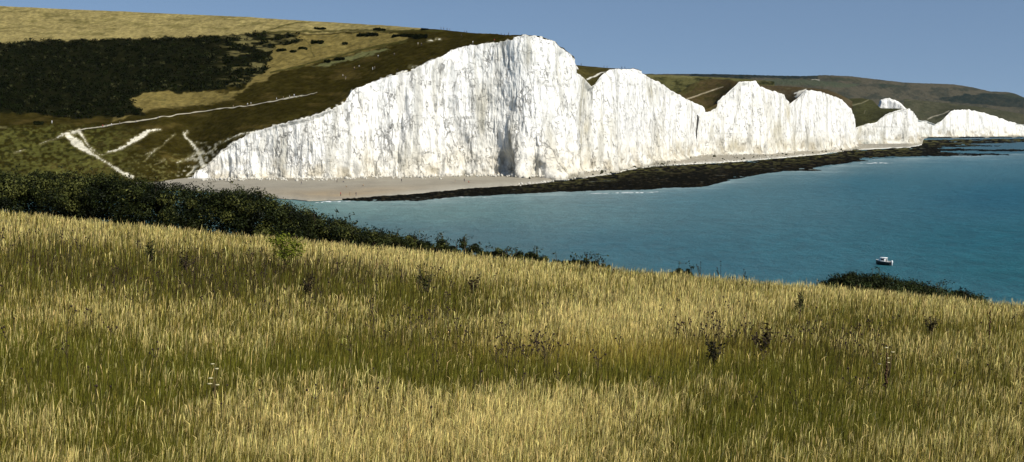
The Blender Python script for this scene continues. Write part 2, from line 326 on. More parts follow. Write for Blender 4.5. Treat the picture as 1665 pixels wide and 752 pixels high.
def paint1(U, V, P):
    X, Y = P[..., 0], P[..., 1]; w = fbm(U/18, V/6, 0, 51, 4); w2 = fbm(U/5, V/3, 0, 52, 3); fl = fbm(X/9, Y/9, 0, 53, 4)
    col = np.ones(P.shape)*np.array(GREEN)
    col = mixc(col, OLIVE, sm(-.2, .6, w + .5*w2)*.8); col = mixc(col, (.075, .055, .015), sm(.1, .6, fbm(U/40, V/9, 0, 60, 4))*.6)
    # rough mottled slope at lower left
    low = sm(250, 150, U)*sm(200, 212, V); col = mixc(col, (.085, .085, .020), low*sm(-.3, .4, w2 + .4*w)*.8); col = mixc(col, (.022, .024, .006), low*sm(.1, .6, -w2 + .3*w)*.8)
    col = mixc(col, (.13, .12, .04), sm(235, 265, V)*sm(150, 250, U)*sm(340, 300, U)*sm(.1, .6, w2)*.7)
    top = sd_poly(U, V + 3*w, [(-450, -20), (-450, 70), (0, 73), (200, 66), (420, 58), (560, 52), (640, 51), (712, 47), (712, -20)])
    col = mixc(col, TAN, sm(-1, 2, top)*(.86 + .14*w2))
    col = mixc(col, (.11, .095, .03), sm(-1, 2, top)*sm(.12, .5, fbm(U/26, V/2.2, 0, 55, 3))*.65)
    g = sd_poly(U + 6*w, V + 4*w + 2*w2, GOLDP); col = mixc(col, GOLD, sm(-1.5, 2.5, g)*(.8 + .3*w2))
    col = mixc(col, (.10, .09, .03), sm(0, 3, g)*sm(.25, .6, fbm(U/14, V/4, 0, 56, 4))*.6)
    col = mixc(col, (.13, .13, .05), sm(-1, 1.5, sd_poly(U + 3*w2, V + 2*w2, [(505, 108), (540, 101), (590, 84), (630, 79), (635, 81), (600, 92), (560, 101), (530, 110)]))*.9)
    for l in ([(430, 52, 2), (455, 44, 1.6), (480, 38, 1.5), (505, 36, 1)], [(400, 56, 3), (500, 51, 3), (560, 50, 2.5), (640, 50, 2.5), (720, 52, 2)], [(440, 118, 3), (490, 108, 3), (540, 92, 4), (600, 78, 4), (660, 68, 4)], [(560, 108, 1), (590, 95, 2), (600, 87, 2)], [(495, 64, 1), (505, 76, 1), (506, 85, 1), (512, 92, 1)]):
        col = mixc(col, (.045, .042, .010), sm(-1, .8, sd_line(U, V + w2, l))*.85)
    d = sd_poly(U + 10*w, V + 5*w + 2*w2, DARKP); col = mixc(col, DARK, sm(-1.5, 1.5, d)*.97)
    col = mixc(col, (.05, .05, .02), sm(2, 5, d)*sm(.38, .7, fbm(U/9, V/4, 0, 57, 4))*.6)
    col = mixc(col, (.14, .12, .045), sm(0, 2, d)*sm(340, 400, U)*sm(.12, .4, fbm(U/20, V/3.5, 0, 58, 3))*.9)
    for s_ in SCARS: col = mixc(col, (.16, .14, .06), sm(-2.2, .2, sd_line(U + 2.2*w2, V + 1.6*w2, s_) + 1.2*w2)*.5); col = mixc(col, (.60, .56, .43), sm(-.5, .9, sd_line(U + 2.2*w2, V + 1.6*w2, s_)*.8 + 1.1*w2 + .9*vn(U/1.6, V/1.3, 0, 59) - .95))
    br = sd_poly(U, V, [(285, 292), (300, 262), (330, 240), (360, 228), (350, 262), (318, 292)]); col = mixc(col, (.40, .37, .26), sm(-4, 6, br)*sm(.05, .4, w2 + .3*w)*.8)
    rim = V - np.interp(U, c1['u'], c1['v']); col = mixc(col, CHALK, np.where((U > 320), sm(-2.2, -.6, rim + 1.2*w2), 0)*sm(-.1, .3, w2 + .3*w)*.9)
    return col*(1 + .12*fl[..., None])
E1f = fr(c1)
def r1E(u):
    v, D = E1f(u); l = u < 301
    return np.where(l, li(u, [(-450, 300), (260, 297), (301, 291)]), v), np.where(l, li(u, [(-450, 540), (260, 566), (301, float(D[np.searchsorted(u, 301)]))]), D)
def r1M(u):
    v, D = r1E(u)
    return (np.minimum(li(u, [(-450, 207), (0, 204), (100, 203.5), (164, 205), (240, 195), (379, 175), (450, 162), (500, 155), (560, 138), (600, 121), (640, 105), (700, 86), (760, 69), (800, 63), (835, 59), (838, 400)]), v - 1),
            D + li(u, [(-450, 110), (100, 85), (320, 75), (450, 50), (600, 40), (780, 22), (835, 6), (940, 5)]))
def r1R(u):
    v, D = r1E(u)
    return (np.where(u < 846, li(u, [(-450, 6), (0, 10), (70, 13.5), (200, 19), (400, 28), (560, 38), (640, 42.5), (710, 48), (760, 53), (830, 57.5), (850, 57.6)]), v - .8),
            np.where(u < 700, li(u, [(-450, 1150), (0, 1050), (300, 980), (560, 880), (700, 780)]), D + li(u, [(700, 158), (760, 100), (845, 12), (940, 12)])))
q1 = hill('near down with golden crest, dark scrub and bare chalk scars above the tallest cliff', np.arange(-450, 935, 1.1), [r1E, r1M, r1R], [80, 170], paint1, bumpz=1.0, back=(260, 55))
def flat(base, alt, seeds, feats=()):
    def p(U, V, P):
        w = fbm(U/16, V/5, 0, seeds, 4); w2 = fbm(U/4, V/2.5, 0, seeds+3, 3)
        col = np.ones(P.shape)*np.array(base); col = mixc(col, alt, sm(-.25, .5, w + .3*w2))
        for kind, shp, c, k in feats:
            s_ = sd_poly(U + 3*w, V + 1.5*w, shp) if kind == 'p' else sd_line(U, V, shp)
            col = mixc(col, c, sm(-.7, .7, s_)*k*(.85 + .3*w2))
        return col
    return p
E2f, E3f, E4f, E5f, E6f, E7f = map(fr, (c2, c3, c4, c5, c6, c7))
def rel(Ef, vpts, dpts):
    def r(u):
        v, D = Ef(u); return np.minimum(li(u, vpts), v - .8), D + li(u, dpts)
    return r
q2 = hill('small grassy down with a chalk track behind the second cliff', np.arange(929, 1147, 1.0), [E2f, rel(E2f, [(929, 105), (945, 107), (985, 110.5), (1010, 112), (1147, 250)], [(929, 120), (985, 90), (1010, 16), (1147, 14)])], [50],
          flat((.040, .034, .010), (.060, .050, .016), 61, [('l', [(955, 130, 2), (968, 124, 2.4), (978, 118.5, 2), (986, 117, 1.5)], CHALK, .9)]), bumpz=.5, back=(250, 40))
def r3E(u):
    v, D = E3f(u); v2, D2 = E2f(u); l = u < 1146
    return np.where(l, v2 + 9, v), np.where(l, 1104, D)
q3 = hill('brown domed down crossed by a chalk track, left of the square topped cliff', np.arange(1080, 1277, 1.0), [r3E, lambda u: (np.minimum(li(u, [(1080, 160), (1090, 156), (1108, 149), (1125, 137), (1139, 131), (1160, 128.5), (1186, 130), (1199, 133), (1277, 250)]), r3E(u)[0] - .8), r3E(u)[1] + li(u, [(1080, 120), (1160, 170), (1190, 110), (1205, 18), (1277, 14)]))], [60],
          flat((.068, .050, .020), (.050, .043, .014), 65, [('l', [(1112, 162, 1.5), (1125, 159, 2), (1150, 150, 1.8), (1163, 145, 1.6), (1176, 141, .8)], (.40, .34, .22), .9), ('p', [(1080, 150), (1140, 130), (1125, 150), (1100, 160)], (.07, .065, .02), .7)]), bumpz=.6, back=(350, 60))
q8 = hill('patchy green hillside with dark gorse beyond the second cliff', np.arange(960, 1260, 1.1), [lambda u: (180 + 0*u, 1250 + 0*u), lambda u: (li(u, [(960, 122), (1047, 121.3), (1090, 122.5), (1140, 125), (1200, 128), (1260, 133)]), li(u, [(960, 1650), (1260, 2000)]))], [90],
          flat((.085, .080, .028), (.018, .020, .007), 69, [('p', [(1050, 121), (1150, 121), (1130, 127), (1050, 126)], (.13, .12, .05), .8)]), bumpz=1.5, back=(400, 60))
q4 = hill('brown grass bank between the third and fourth cliffs', np.arange(1222, 1387, 1.0), [lambda u: (np.where(u < 1274, 190, E4f(u)[0]), np.where(u < 1274, float(E4f(np.array([1275.]))[1][0]), E4f(u)[1])), lambda u: (np.minimum(li(u, [(1222, 138), (1300, 142), (1345, 146), (1372, 157), (1387, 166)]), np.where(u < 1274, 190, E4f(u)[0]) - .8), 1760 + 0*u)], [60],
          flat((.060, .045, .022), (.075, .062, .034), 73, [('p', [(1300, 149), (1312, 145), (1309, 152), (1294, 160), (1292, 157)], CHALK, .8), ('l', [(1292, 152, 2), (1300, 150, 2.5), (1310, 148, 2)], CHALK, .9)]), bumpz=1.0, back=(260, 60))
q5 = hill('dark green grassy saddle between the fourth and fifth cliffs', np.arange(1381, 1489, .9), [E5f, lambda u: (np.minimum(li(u, [(1381, 160.5), (1400, 160), (1418, 163), (1426, 171), (1432, 176.2), (1466, 177), (1489, 250)]), E5f(u)[0] - .6), E5f(u)[1] + li(u, [(1381, 380), (1430, 300), (1462, 60), (1489, 30)]))], [60],
          flat((.045, .045, .018), (.060, .060, .024), 77, [('l', [(1385, 172, 1), (1400, 168, 1.4), (1412, 163, 1.2)], (.22, .20, .12), .8), ('l', [(1405, 185, 1), (1407, 180, 1)], (.2, .18, .12), .6)]), bumpz=1.0, back=(250, 50))
q7 = hill('green rise behind the small white cliff top', np.arange(1424, 1481, 1.0), [E7f, rel(E7f, [(1424, 200), (1481, 200)], [(1424, 40), (1481, 40)])], [6], flat((.05, .05, .02), (.06, .06, .03), 79), bumpz=.1, back=(200, 40))
q6 = hill('grey green down sloping behind the farthest long cliff', np.arange(1470, 1772, 1.2), [lambda u: (np.where(u < 1481, 190, E6f(u)[0]), E6f(u)[1]), lambda u: (np.minimum(li(u, [(1470, 161), (1500, 164), (1539, 168), (1600, 175), (1665, 186), (1772, 216)]), np.where(u < 1481, 190, E6f(u)[0]) - .6), np.where(u < 1481, E6f(np.array([1481.]))[1][0], E6f(u)[1]) + 380)], [60],
          flat((.044, .046, .026), (.062, .060, .036), 83, [('l', [(1509, 194, 1.5), (1520, 189, 2), (1535, 185, 1.5), (1543, 181, 2)], (.35, .32, .24), .8), ('p', [(1470, 164), (1500, 163), (1620, 176), (1665, 184), (1665, 181), (1600, 171), (1500, 158)], (.10, .092, .060), .8)]), bumpz=2, back=(400, 90))
q9 = hill('long far downs under the sky with dark woods and pale fields', np.arange(940, 1960, 1.4), [lambda u: (li(u, [(940, 150), (1200, 165), (1300, 180), (1480, 192), (1665, 207), (1760, 216), (1790, 222), (1960, 222)]), li(u, [(940, 1900), (1300, 2150), (1480, 3950), (1665, 4250), (1960, 4500)])),
          lambda u: (li(u, [(940, 118), (1050, 121), (1100, 120.5), (1180, 121), (1230, 122.5), (1300, 124), (1345, 122.5), (1385, 124.5), (1430, 130), (1470, 134.5), (1550, 137.5), (1580, 142), (1610, 149), (1640, 150), (1652, 153), (1668, 160), (1720, 176), (1800, 196), (1960, 212)]), li(u, [(940, 2700), (1200, 2900), (1400, 4100), (1665, 5200), (1960, 5400)]))], [110],
          flat((.062, .057, .040), (.034, .037, .028), 87, [('p', [(1240, 129), (1330, 131), (1400, 138), (1380, 143), (1300, 139), (1240, 138)], (.050, .062, .038), .8), ('p', [(1120, 119), (1330, 121), (1330, 128.5), (1200, 127), (1120, 125)], (.010, .018, .018), 1.0),
                ('p', [(1425, 137), (1475, 139), (1470, 143), (1435, 143)], (.02, .03, .022), .8), ('p', [(1520, 162), (1560, 155), (1610, 152), (1665, 160), (1665, 176), (1620, 172), (1560, 168)], (.012, .020, .018), .95), ('p', [(1645, 150), (1670, 158), (1670, 164), (1630, 156)], (.02, .03, .022), .8),
                ('p', [(1350, 125), (1400, 130), (1400, 135), (1350, 129)], (.03, .035, .02), .6), ('p', [(1320, 129.5), (1333, 129.5), (1333, 131), (1320, 131)], (.5, .48, .42), .7)]), bumpz=4, back=(900, 120))
# ---------------------------------------------------------------- tracks draped on the down
def track(q, pts, label, lift=.35):
    p = np.array(pts, float); t = np.arange(0, len(p)-1 + 1e-6, .04); Vv = []
    for i, tt in enumerate(t):
        u, v, w = (np.interp(tt, np.arange(len(p)), p[:, c]) for c in range(3)); w *= .75 +  .35*vn(i*.3, 1.7, 0, 5); v += .3*float(vn(i*.2, 4, 0, 8))
        for s_ in (-.5, .5): Vv.append(q(u, v + s_*float(w)) + np.array([0, 0, lift]))
    Vv = np.array(Vv); n = len(t); i = np.arange(n-1)
    tag(mesh('path', Vv, np.stack([2*i, 2*i+2, 2*i+3, 2*i+1], -1), M_path), label, kind='structure')
track(q1, [(128, 213, 2.0), (164, 206, 2.2), (200, 201, 2.2), (240, 196, 2.0), (300, 188, 1.8), (340, 181, 1.8), (379, 176, 1.8), (420, 169, 2), (450, 163, 2.4), (480, 157.5, 2.6), (498, 155, 2), (515, 151, 1)], 'pale footpath climbing the down from the chalk scars')
# ---------------------------------------------------------------- shore
WL = [(-450, 303), (200, 303), (400, 318), (500, 327.5), (560, 325.5), (672, 316), (751, 308), (850, 301.5), (920, 294), (1000, 283), (1020, 277), (1060, 271.5), (1140, 266.5), (1200, 263), (1250, 259), (1330, 251.5), (1390, 244), (1440, 241.5), (1478, 240), (1494, 238), (1499, 236), (1502, 225), (1600, 224), (1760, 222.6)]
BT = [(-450, 299), (260, 293)] + TOE[1:] + [(1387, 236), (1475, 234.4), (1482, 232), (1488, 224), (1600, 223), (1760, 221.6)]
ub = np.arange(-450, 1760, 1.5); rows = []
vt_, vw = li(ub, BT) - 2.5*np.minimum(1, (li(ub, BT)-208)/80), li(ub, WL) + .5*vn(ub/9, 0, 0, 91)
zz = []
for s_ in np.linspace(0, 1.0, 40): rows.append((vt_*(1-s_) + vw*s_, 3.0*(1-s_)**.8 + .12))
rows.append((vw + 1.2, 0*vw - .3)); rows.append((vw + 5, 0*vw - 1.5))
P = []; 
for v, z in rows:
    z = z + 0*ub; D = dz(ub, v, z); P.append(at(ub, v, D))
P = np.array(P); U, V = uv_of(P); fade = sm(3000, 1200, P[..., 1])
P[..., 2] += np.where(np.arange(len(rows))[:, None] < 39, .12*fbm(P[..., 0]/25, P[..., 1]/6, 0, 92)*fade, 0)
s_ = np.arange(len(rows))[:, None]/40
col = np.ones(P.shape)*np.array([.30, .27, .205]); col = mixc(col, (.37, .345, .28), sm(.55, .95, s_)*.6)
col = mixc(col, (.33, .25, .145), np.exp(-((U-560)/110)**2 - ((s_-.72)/.2)**2)*.9); col = mixc(col, (.24, .21, .155), sm(0, .5, fbm(U/40, s_*9, 0, 93))*.5)
col = mixc(col, (.62, .60, .52), sm(.5, .85, vn(U/3, s_*25, 0, 94))*sm(860, 930, U)*.5); col = mixc(col, (.7, .68, .6), sm(860, 900, U)*sm(.8, .93, s_)*.8)
tag(grid('beach', P, M_beach, col), kind='structure', label='shingle beach along the foot of the cliffs')
RB = [(545, 326.5), (600, 327.5), (680, 327), (741, 321), (800, 318), (850, 315.5), (920, 312.5), (1000, 310), (1060, 309), (1085, 306), (1120, 306), (1150, 303), (1175, 297), (1200, 291), (1240, 283), (1275, 279), (1300, 278)]
R2 = [(1300, 253), (1300, 278), (1345, 278), (1320, 274), (1340, 270), (1400, 263), (1420, 262), (1400, 260), (1480, 255), (1560, 254.6), (1646, 253), (1640, 250.5), (1560, 248.5), (1530, 247), (1560, 246), (1640, 247), (1740, 246), (1740, 243), (1600, 243), (1560, 241.5), (1530, 240), (1640, 238.5), (1640, 237), (1560, 235), (1740, 231), (1740, 227), (1665, 225.5), (1480, 227.5), (1480, 240), (1390, 244)]
top = [(u, v) for u, v in WL if 560 < u < 1480]
poly = [(545, 325)] + top + R2[::-1][1:-2] + RB[::-1]
ug = np.arange(520, 1740, .9); vg = np.concatenate([np.arange(223, 262, .22), np.arange(262, 333, .34)])
U, V = np.meshgrid(ug, vg); sd = sd_poly(U, V, poly)
near = sm(1250, 1500, U)
w = fbm(U/22, V/1.6, 0, 95, 4); w2 = fbm(U/6, V/1.2, 0, 96, 3)
h = np.clip(sd*.30, -1.2, .5) + .22*w + .26*w2 + .12*fbm(U/2.2, V/.6, 0, 90, 2) - near*.1 - .5*sm(.1, .5, fbm(U/26, V/2.2, 0, 89, 4))*sm(9, 2, np.abs(sd))*sm(1020, 1120, U) - 1.5*sm(1680, 1735, U + 12*w)
h = h - .9*sm(.42, .6, fbm(U/38 + 3, V/1.7, 0, 97, 3))*sm(6, 1.5, sd)
D = dz(U, V, 0.0); P = at(U, V, D); P[..., 2] = h
col = np.ones(P.shape)*np.array([.006, .006, .0045]); col = mixc(col, (.085, .080, .030), sm(-.1, .45, w2 + .4*w)*sm(20, 2, V - np.interp(U, [a for a, b in WL], [b for a, b in WL]))*sm(780, 950, U)*.9)
col = mixc(col, (.05, .040, .022), sm(.15, .6, fbm(U/7, V/.8, 0, 88, 4))*.6); col = mixc(col, (.16, .17, .14), sm(.60, .78, fbm(U/30, V/1.1, 0, 98, 3))*.7)
tag(grid('reef', P, M_reef, col, keep=h > -.25), kind='structure', label='black seaweed covered rock platform between beach and sea')
def ball(c_, r_, n=6):
    Vv = [c_ + np.array([0, 0, r_])]; f = []
    for i in range(1, 4):
        a_ = math.pi*i/4
        for j in range(n): b_ = 2*math.pi*j/n; k = random.uniform(.8, 1.2); Vv.append(c_ + r_*k*np.array([math.sin(a_)*math.cos(b_), math.sin(a_)*math.sin(b_), math.cos(a_)]))
    Vv.append(c_ - np.array([0, 0, r_])); L_ = len(Vv) - 1
    for j in range(n):
        f.append((0, 1+j, 1+(j+1) % n, 0)); f.append((L_, 1+2*n+(j+1) % n, 1+2*n+j, L_))
        for i in range(2): f.append((1+i*n+j, 1+(i+1)*n+j, 1+(i+1)*n+(j+1) % n, 1+i*n+(j+1) % n))
    f = [tuple(k) for k in f]; return Vv, f
def balls(lst, n=6):
    Q, T = [], []; Vv = []
    for c_, r_ in lst:
        v_, f_ = ball(c_, r_, n); b_ = len(Vv); Vv += v_
        for k in f_:
            if len(set(k)) == 3: T.append([b_ + i for i in dict.fromkeys(k)])
            else: Q.append([b_ + i for i in k])
    return np.array(Vv), [np.array(Q), np.array(T)]
# fallen chalk and dark rocks along the top of the beach
rk_ = []
_m = mat('fallen_chalk', (.62, .59, .50), noise=[(1.5, .6, 1.1, (1, 1, 1))]); _m2 = mat('weedy_rock', (.05, .05, .03), rough=1, spec=0)
def rubble(n, u0, u1, s0, s1, r0, r1, m_, lb):
    L_ = []
    for i in range(n):
        u = random.uniform(u0, u1); s_ = min(1.1, abs(random.gauss(s0, s1))); v = float(li(u, BT))*(1-s_) + float(li(u, WL))*s_; z_ = 3.0*max(0, 1-s_)**.8 + .1; P_ = at(u, v, float(dz(u, v, z_))); L_.append((P_, random.uniform(r0, r1)*(1 if random.random() < .85 else 1.8)*(P_[1]/700)**.5))
    v_, f_ = balls(L_, 5); tag(mesh('rubble', v_, f_, m_), lb, kind='stuff')
rubble(520, 330, 1390, .03, .05, .25, .75, _m, 'fallen chalk lumps at the foot of the cliffs')
rubble(380, 830, 1400, .93, .08, .25, .6, _m, 'pale boulders along the edge of the black reef')
rubble(90, 860, 1400, .55, .3, .25, .7, _m2, 'dark weedy rocks scattered on the narrow beach')
# sea
def idw(U, V, pts):
    num = 0; den = 0
    for (a, b, c) in pts:
        w_ = 1/(((U-a)/3)**2 + ((V-b)*1.6)**2 + 400)**1.5; num = num + w_[..., None]*np.array(c); den = den + w_
    return num/den[..., None]
us = np.concatenate([np.arange(-1000, -600, 100), np.arange(-600, 2000, 5), np.arange(2000, 6500, 200)]); vs = np.concatenate([[210.5, 211.5, 213.5, 216, 219], np.arange(222, 520, 1.2), np.arange(520, 760, 20)])
U, V = np.meshgrid(us, vs); rz = -(V - YH)/F; D = -EYE/rz; P = np.stack([(U-CX)/F*D, D, 0*D], -1)
U2, V2 = uv_of(P)
SEA = [(560, 333, (.20, .31, .28)), (700, 345, (.15, .26, .25)), (860, 330, (.16, .27, .27)), (620, 375, (.085, .17, .185)), (760, 385, (.085, .175, .20)), (950, 325, (.11, .21, .23)), (1000, 400, (.045, .16, .20)), (1150, 320, (.085, .20, .23)),
       (1250, 290, (.10, .20, .22)), (1400, 300, (.045, .16, .20)), (1350, 268, (.12, .20, .21)), (1600, 265, (.07, .18, .22)), (1640, 320, (.018, .125, .175)), (1300, 410, (.045, .165, .20)), (1500, 470, (.050, .17, .20)), (1650, 440, (.020, .14, .165)), (1650, 232, (.07, .13, .16)), (1620, 390, (.02, .14, .175)), (1200, 430, (.045, .16, .20))]
col = idw(U2, V2, SEA)*np.array([.62, .76, .76]); col = col*(1 + .10*fbm(U2/60, V2/5, 0, 101, 4) + .05*fbm(U2/300, V2/30, 0, 102))[..., None]
vsh = np.interp(U2, [a for a, b in RB] + [1345, 1420, 1560, 1646], [b for a, b in RB] + [275, 262, 255, 253.5])
near = np.exp(-np.clip(V2 - vsh, 0, 99)/7)*sm(520, 560, U2)*sm(1750, 1600, U2)*(V2 > vsh - 3)
streak = sm(-.1, .5, fbm(U2/45, V2/1.5, 0, 103, 3)); col = mixc(col, (.34, .43, .42), near*(.30 + .5*streak))
m = bpy.data.materials.new('sea_water'); m.use_nodes = True; N = m.node_tree.nodes; L = m.node_tree.links; b = N['Principled BSDF']
a = N.new('ShaderNodeAttribute'); a.attribute_name = 'Col'; geo = N.new('ShaderNodeNewGeometry')
mp = N.new('ShaderNodeMapping'); L.new(geo.outputs['Position'], mp.inputs[0]); mp.inputs['Scale'].default_value = (.05, .03, 1)
n1 = N.new('ShaderNodeTexNoise'); n1.inputs['Scale'].default_value = 3.2; n1.inputs['Detail'].default_value = 8; n1.inputs['Roughness'].default_value = .72; L.new(mp.outputs[0], n1.inputs['Vector'])
r = N.new('ShaderNodeMapRange'); r.inputs[1].default_value = .3; r.inputs[2].default_value = .7; r.inputs[3].default_value = .74; r.inputs[4].default_value = 1.22; L.new(n1.outputs['Fac'], r.inputs[0])
x = N.new('ShaderNodeVectorMath'); x.operation = 'SCALE'; L.new(a.outputs['Color'], x.inputs[0]); L.new(r.outputs[0], x.inputs['Scale']); L.new(x.outputs[0], b.inputs['Base Color'])
bp = N.new('ShaderNodeBump'); bp.inputs['Distance'].default_value = 2.0; bp.inputs['Strength'].default_value = 1; L.new(n1.outputs['Fac'], bp.inputs['Height']); L.new(bp.outputs[0], b.inputs['Normal'])
b.inputs['Roughness'].default_value = .4; b.inputs['Specular IOR Level'].default_value = .08
tag(grid('sea', P, m, col, flip=False), kind='structure', label='calm teal sea turning milky near the reef')
# surf
def surf(pts, label):
    p = np.array(pts, float); t = np.linspace(0, len(p)-1, 120); Vv = []
    for i, tt in enumerate(t):
        u, v, w_ = (float(np.interp(tt, np.arange(len(p)), p[:, c])) for c in range(3)); v += .5*float(vn(u/6, 2, 0, 7)); w_ *= max(.05, .6 + .9*float(vn(u/4, 9, 0, 9)))
        for s_ in (-.5, .5):
            D_ = float(dz(u, v + s_*w_, .03)); Vv.append(at(u, v + s_*w_, D_))
    n = len(t); i = np.arange(n-1)
    tag(mesh('surf', np.array(Vv), np.stack([2*i, 2*i+2, 2*i+3, 2*i+1], -1), M_foam), label, kind='stuff')
surf([(512, 330, .6), (530, 328.5, 1.6), (545, 328, 1.4), (570, 327.6, .5)], 'white surf where the beach meets the sea')
surf([(715, 324, .3), (745, 319.5, 1.5), (760, 322, .8), (800, 322, .2)], 'thin surf in the notch of the black reef')
surf([(960, 315, .3), (990, 314, 1.3), (1030, 313.5, 1.2), (1070, 312.5, .5)], 'pale surf line off the middle of the reef')
surf([(1390, 266, .3), (1430, 265.5, .9), (1452, 265, .3)], 'short surf line beyond the reef')
# ---------------------------------------------------------------- foreground bank
DR = [(-40, .9), (-12, 1.3), (0, 1.62), (6, 2.6), (12, 3.85), (20, 4.17), (30, 4.5), (40, 4.83), (46, 5.2), (52, 6.2), (60, 9), (75, 15), (95, 26), (140, 34)]
_d = np.array(DR); _yy = np.arange(-40, 140, .25); _dd = np.interp(_yy, _d[:, 0], _d[:, 1]); _dd = np.convolve(np.pad(_dd, 10, 'edge'), np.ones(21)/21, 'valid')
def gz(x, y):
    x = np.asarray(x, float); y = np.asarray(y, float)
    return EYE - np.interp(y, _yy, _dd) - .09*np.clip(x, -70, 70)*np.clip(y/45, .1, 1.1) + .07*fbm(x/5, y/5, 0, 111, 3) + .07
gx, gy = np.meshgrid(np.arange(-90, 90, .6), np.arange(-38, 132, .6))
tag(grid('ground', np.stack([gx, gy, gz(gx, gy)], -1), M_soil), kind='structure', label='sloping grassy bank above the bay')
def D_of(u, v):     # distance of the bank seen at survey point
    ys = np.linspace(8, 50, 400); xs = (u-CX)/F*ys; vv = YH + (EYE - gz(xs, ys))/ys*F
    return float(np.interp(-v, -vv, ys))
# ---- grass
BR = [(150, 362, 260, 26, .9), (560, 395, 220, 26, .9), (760, 425, 200, 22, .9), (1000, 450, 200, 16, .7), (1000, 512, 220, 32, 1.0), (1350, 478, 180, 14, .9), (1600, 500, 150, 12, .6), (650, 690, 360, 52, 1.25), (900, 670, 170, 30, .4), (130, 500, 160, 28, .45), (500, 500, 140, 25, .3), (1130, 490, 130, 30, .5), (1590, 710, 120, 45, .35), (1480, 560, 150, 25, .2), (60, 720, 90, 25, .2)]
GR = [(700, 585, 330, 26, .8), (80, 565, 170, 40, .6), (1330, 670, 240, 45, .7), (280, 600, 150, 30, .7), (1200, 590, 200, 25, .6), (480, 560, 120, 20, .4), (120, 640, 170, 45, .7), (1300, 500, 80, 12, .4), (1140, 720, 80, 40, .6), (200, 720, 130, 30, .6), (640, 470, 100, 25, .3), (1050, 440, 120, 8, .3)]
DK = [(230, 435, 330, 26, 1.0), (440, 440, 150, 30, .9), (700, 480, 110, 24, .7), (1240, 560, 160, 28, .6), (1150, 560, 60, 18, .5), (870, 600, 60, 14, .7), (1130, 440, 110, 12, .5), (1380, 570, 90, 20, .4), (680, 545, 130, 18, .4), (360, 470, 120, 14, .4), (60, 400, 90, 25, .5), (760, 600, 130, 14, .5)]
def blob(u, v, L_):
    r_ = 0*u
    for a_, b_, ru, rv, k_ in L_: r_ = r_ + k_*np.exp(-((u-a_)/ru)**2 - ((v-b_)/rv)**2)
    return r_
def grass(n, name, label):
    u = RNG.uniform(-560, 2250, n); q = RNG.uniform(0, 1, n)
    D = (7.0**-.35 + q*(58**-.35 - 7.0**-.35))**(1/-.35)
    x = (u-CX)/F*D; z = gz(x, D)
    clump = fbm(x/.45, D/.45, 0, 121, 2)
    v = YH + (EYE - z)/D*F - .32*F/D
    ww = 14*fbm(x/2.0, D/2.0, 0, 122, 3)
    br, gr, dk = blob(u + 3*ww, v + ww, BR), blob(u + 3*ww, v + ww, GR), blob(u + 3*ww, v + ww, DK)
    pn = fbm(x/1.1, D/1.1, 0, 123, 3)
    R = RNG.uniform(0, 1, (6, n))
    pb = np.clip(.10 + .46*br - .16*gr - .25*dk + .30*pn, .03, .80); pg = np.clip(.56 + .7*gr - .40*br, .05, .95)
    dry = R[0] < pb; green = ~dry & (R[1] < pg); dark = ~dry & ~green & (R[2] < np.clip(.40 + .7*dk, 0, .95))
    col = np.where(dry[:, None], np.array([.70, .57, .205]), np.array([.30, .24, .045]))
    col = np.where(green[:, None], np.array([.120, .116, .012]), col); col = np.where(dark[:, None], np.array([.038, .024, .007]), col)
    yel = np.exp(-((u-1000)/230)**2 - ((v-560)/22)**2)[:, None]; col = col*(1-.4*yel) + np.array([.44, .33, .06])*.4*yel
    col = col*np.clip(1 + .38*RNG.normal(size=n), .35, 1.9)[:, None]*(1 + .05*RNG.normal(size=(n, 3)))
    hgt = np.where(dry, .355, .30)*(.93 + .14*sm(14, 40, D))*np.clip(1 + .2*RNG.normal(size=n), .5, 1.5)*(1 + .18*pn + .25*clump)
    hgt = np.where(green | dark, hgt*1.02, hgt)*np.where(D < 40, 1, .9)
    wd = np.where(dry, .0028, .0036)*(D/12)**.62*RNG.uniform(.7, 1.4, n)
    az = RNG.uniform(0, 2*np.pi, n); lean = RNG.uniform(.0, .20, n)*hgt; bx = np.cos(az)*lean + .05*hgt; by = np.sin(az)*lean
    fa = RNG.normal(0, .7, n); px, py = np.cos(fa), np.sin(fa)   # ribbon width direction, roughly across
    lv = np.array([0, .35, .68, .86, 1.0]); wp = np.where((dry & (R[3] < .65))[:, None], np.array([1, .8, .7, 1.9, .5]), np.array([1.3, 1.25, .9, .55, .12]))
    nod = np.where(dry & (R[4] < .25), RNG.uniform(.02, .07, n), 0)
    n5 = len(lv); Vv = np.empty((n, n5, 2, 3))
    for k, l in enumerate(lv):
        ox = bx*l**2 + (nod if k == 4 else 0)*np.sign(.6 + np.cos(az)); oy = by*l**2; oz = hgt*l - .12*lean*l*l - (nod*.35 if k == 4 else 0)
        for s_, sg in ((0, -.5), (1, .5)):
            Vv[:, k, s_, 0] = x + ox + px*wd*wp[:, k]*sg; Vv[:, k, s_, 1] = D + oy + py*wd*wp[:, k]*sg; Vv[:, k, s_, 2] = z + oz - .02
    base = np.arange(n)[:, None]*(2*n5)
    f = np.concatenate([base + np.array([2*k, 2*k+1, 2*k+3, 2*k+2]) for k in range(n5-1)], 0)
    cc = np.repeat(col, 2*n5, 0)
    return tag(mesh(name, Vv.reshape(-1, 3), f, M_blade, cc, smooth=False), label, kind='stuff')
grass(860000, 'grass', 'tall dry grass in straw, gold and olive covering the bank')
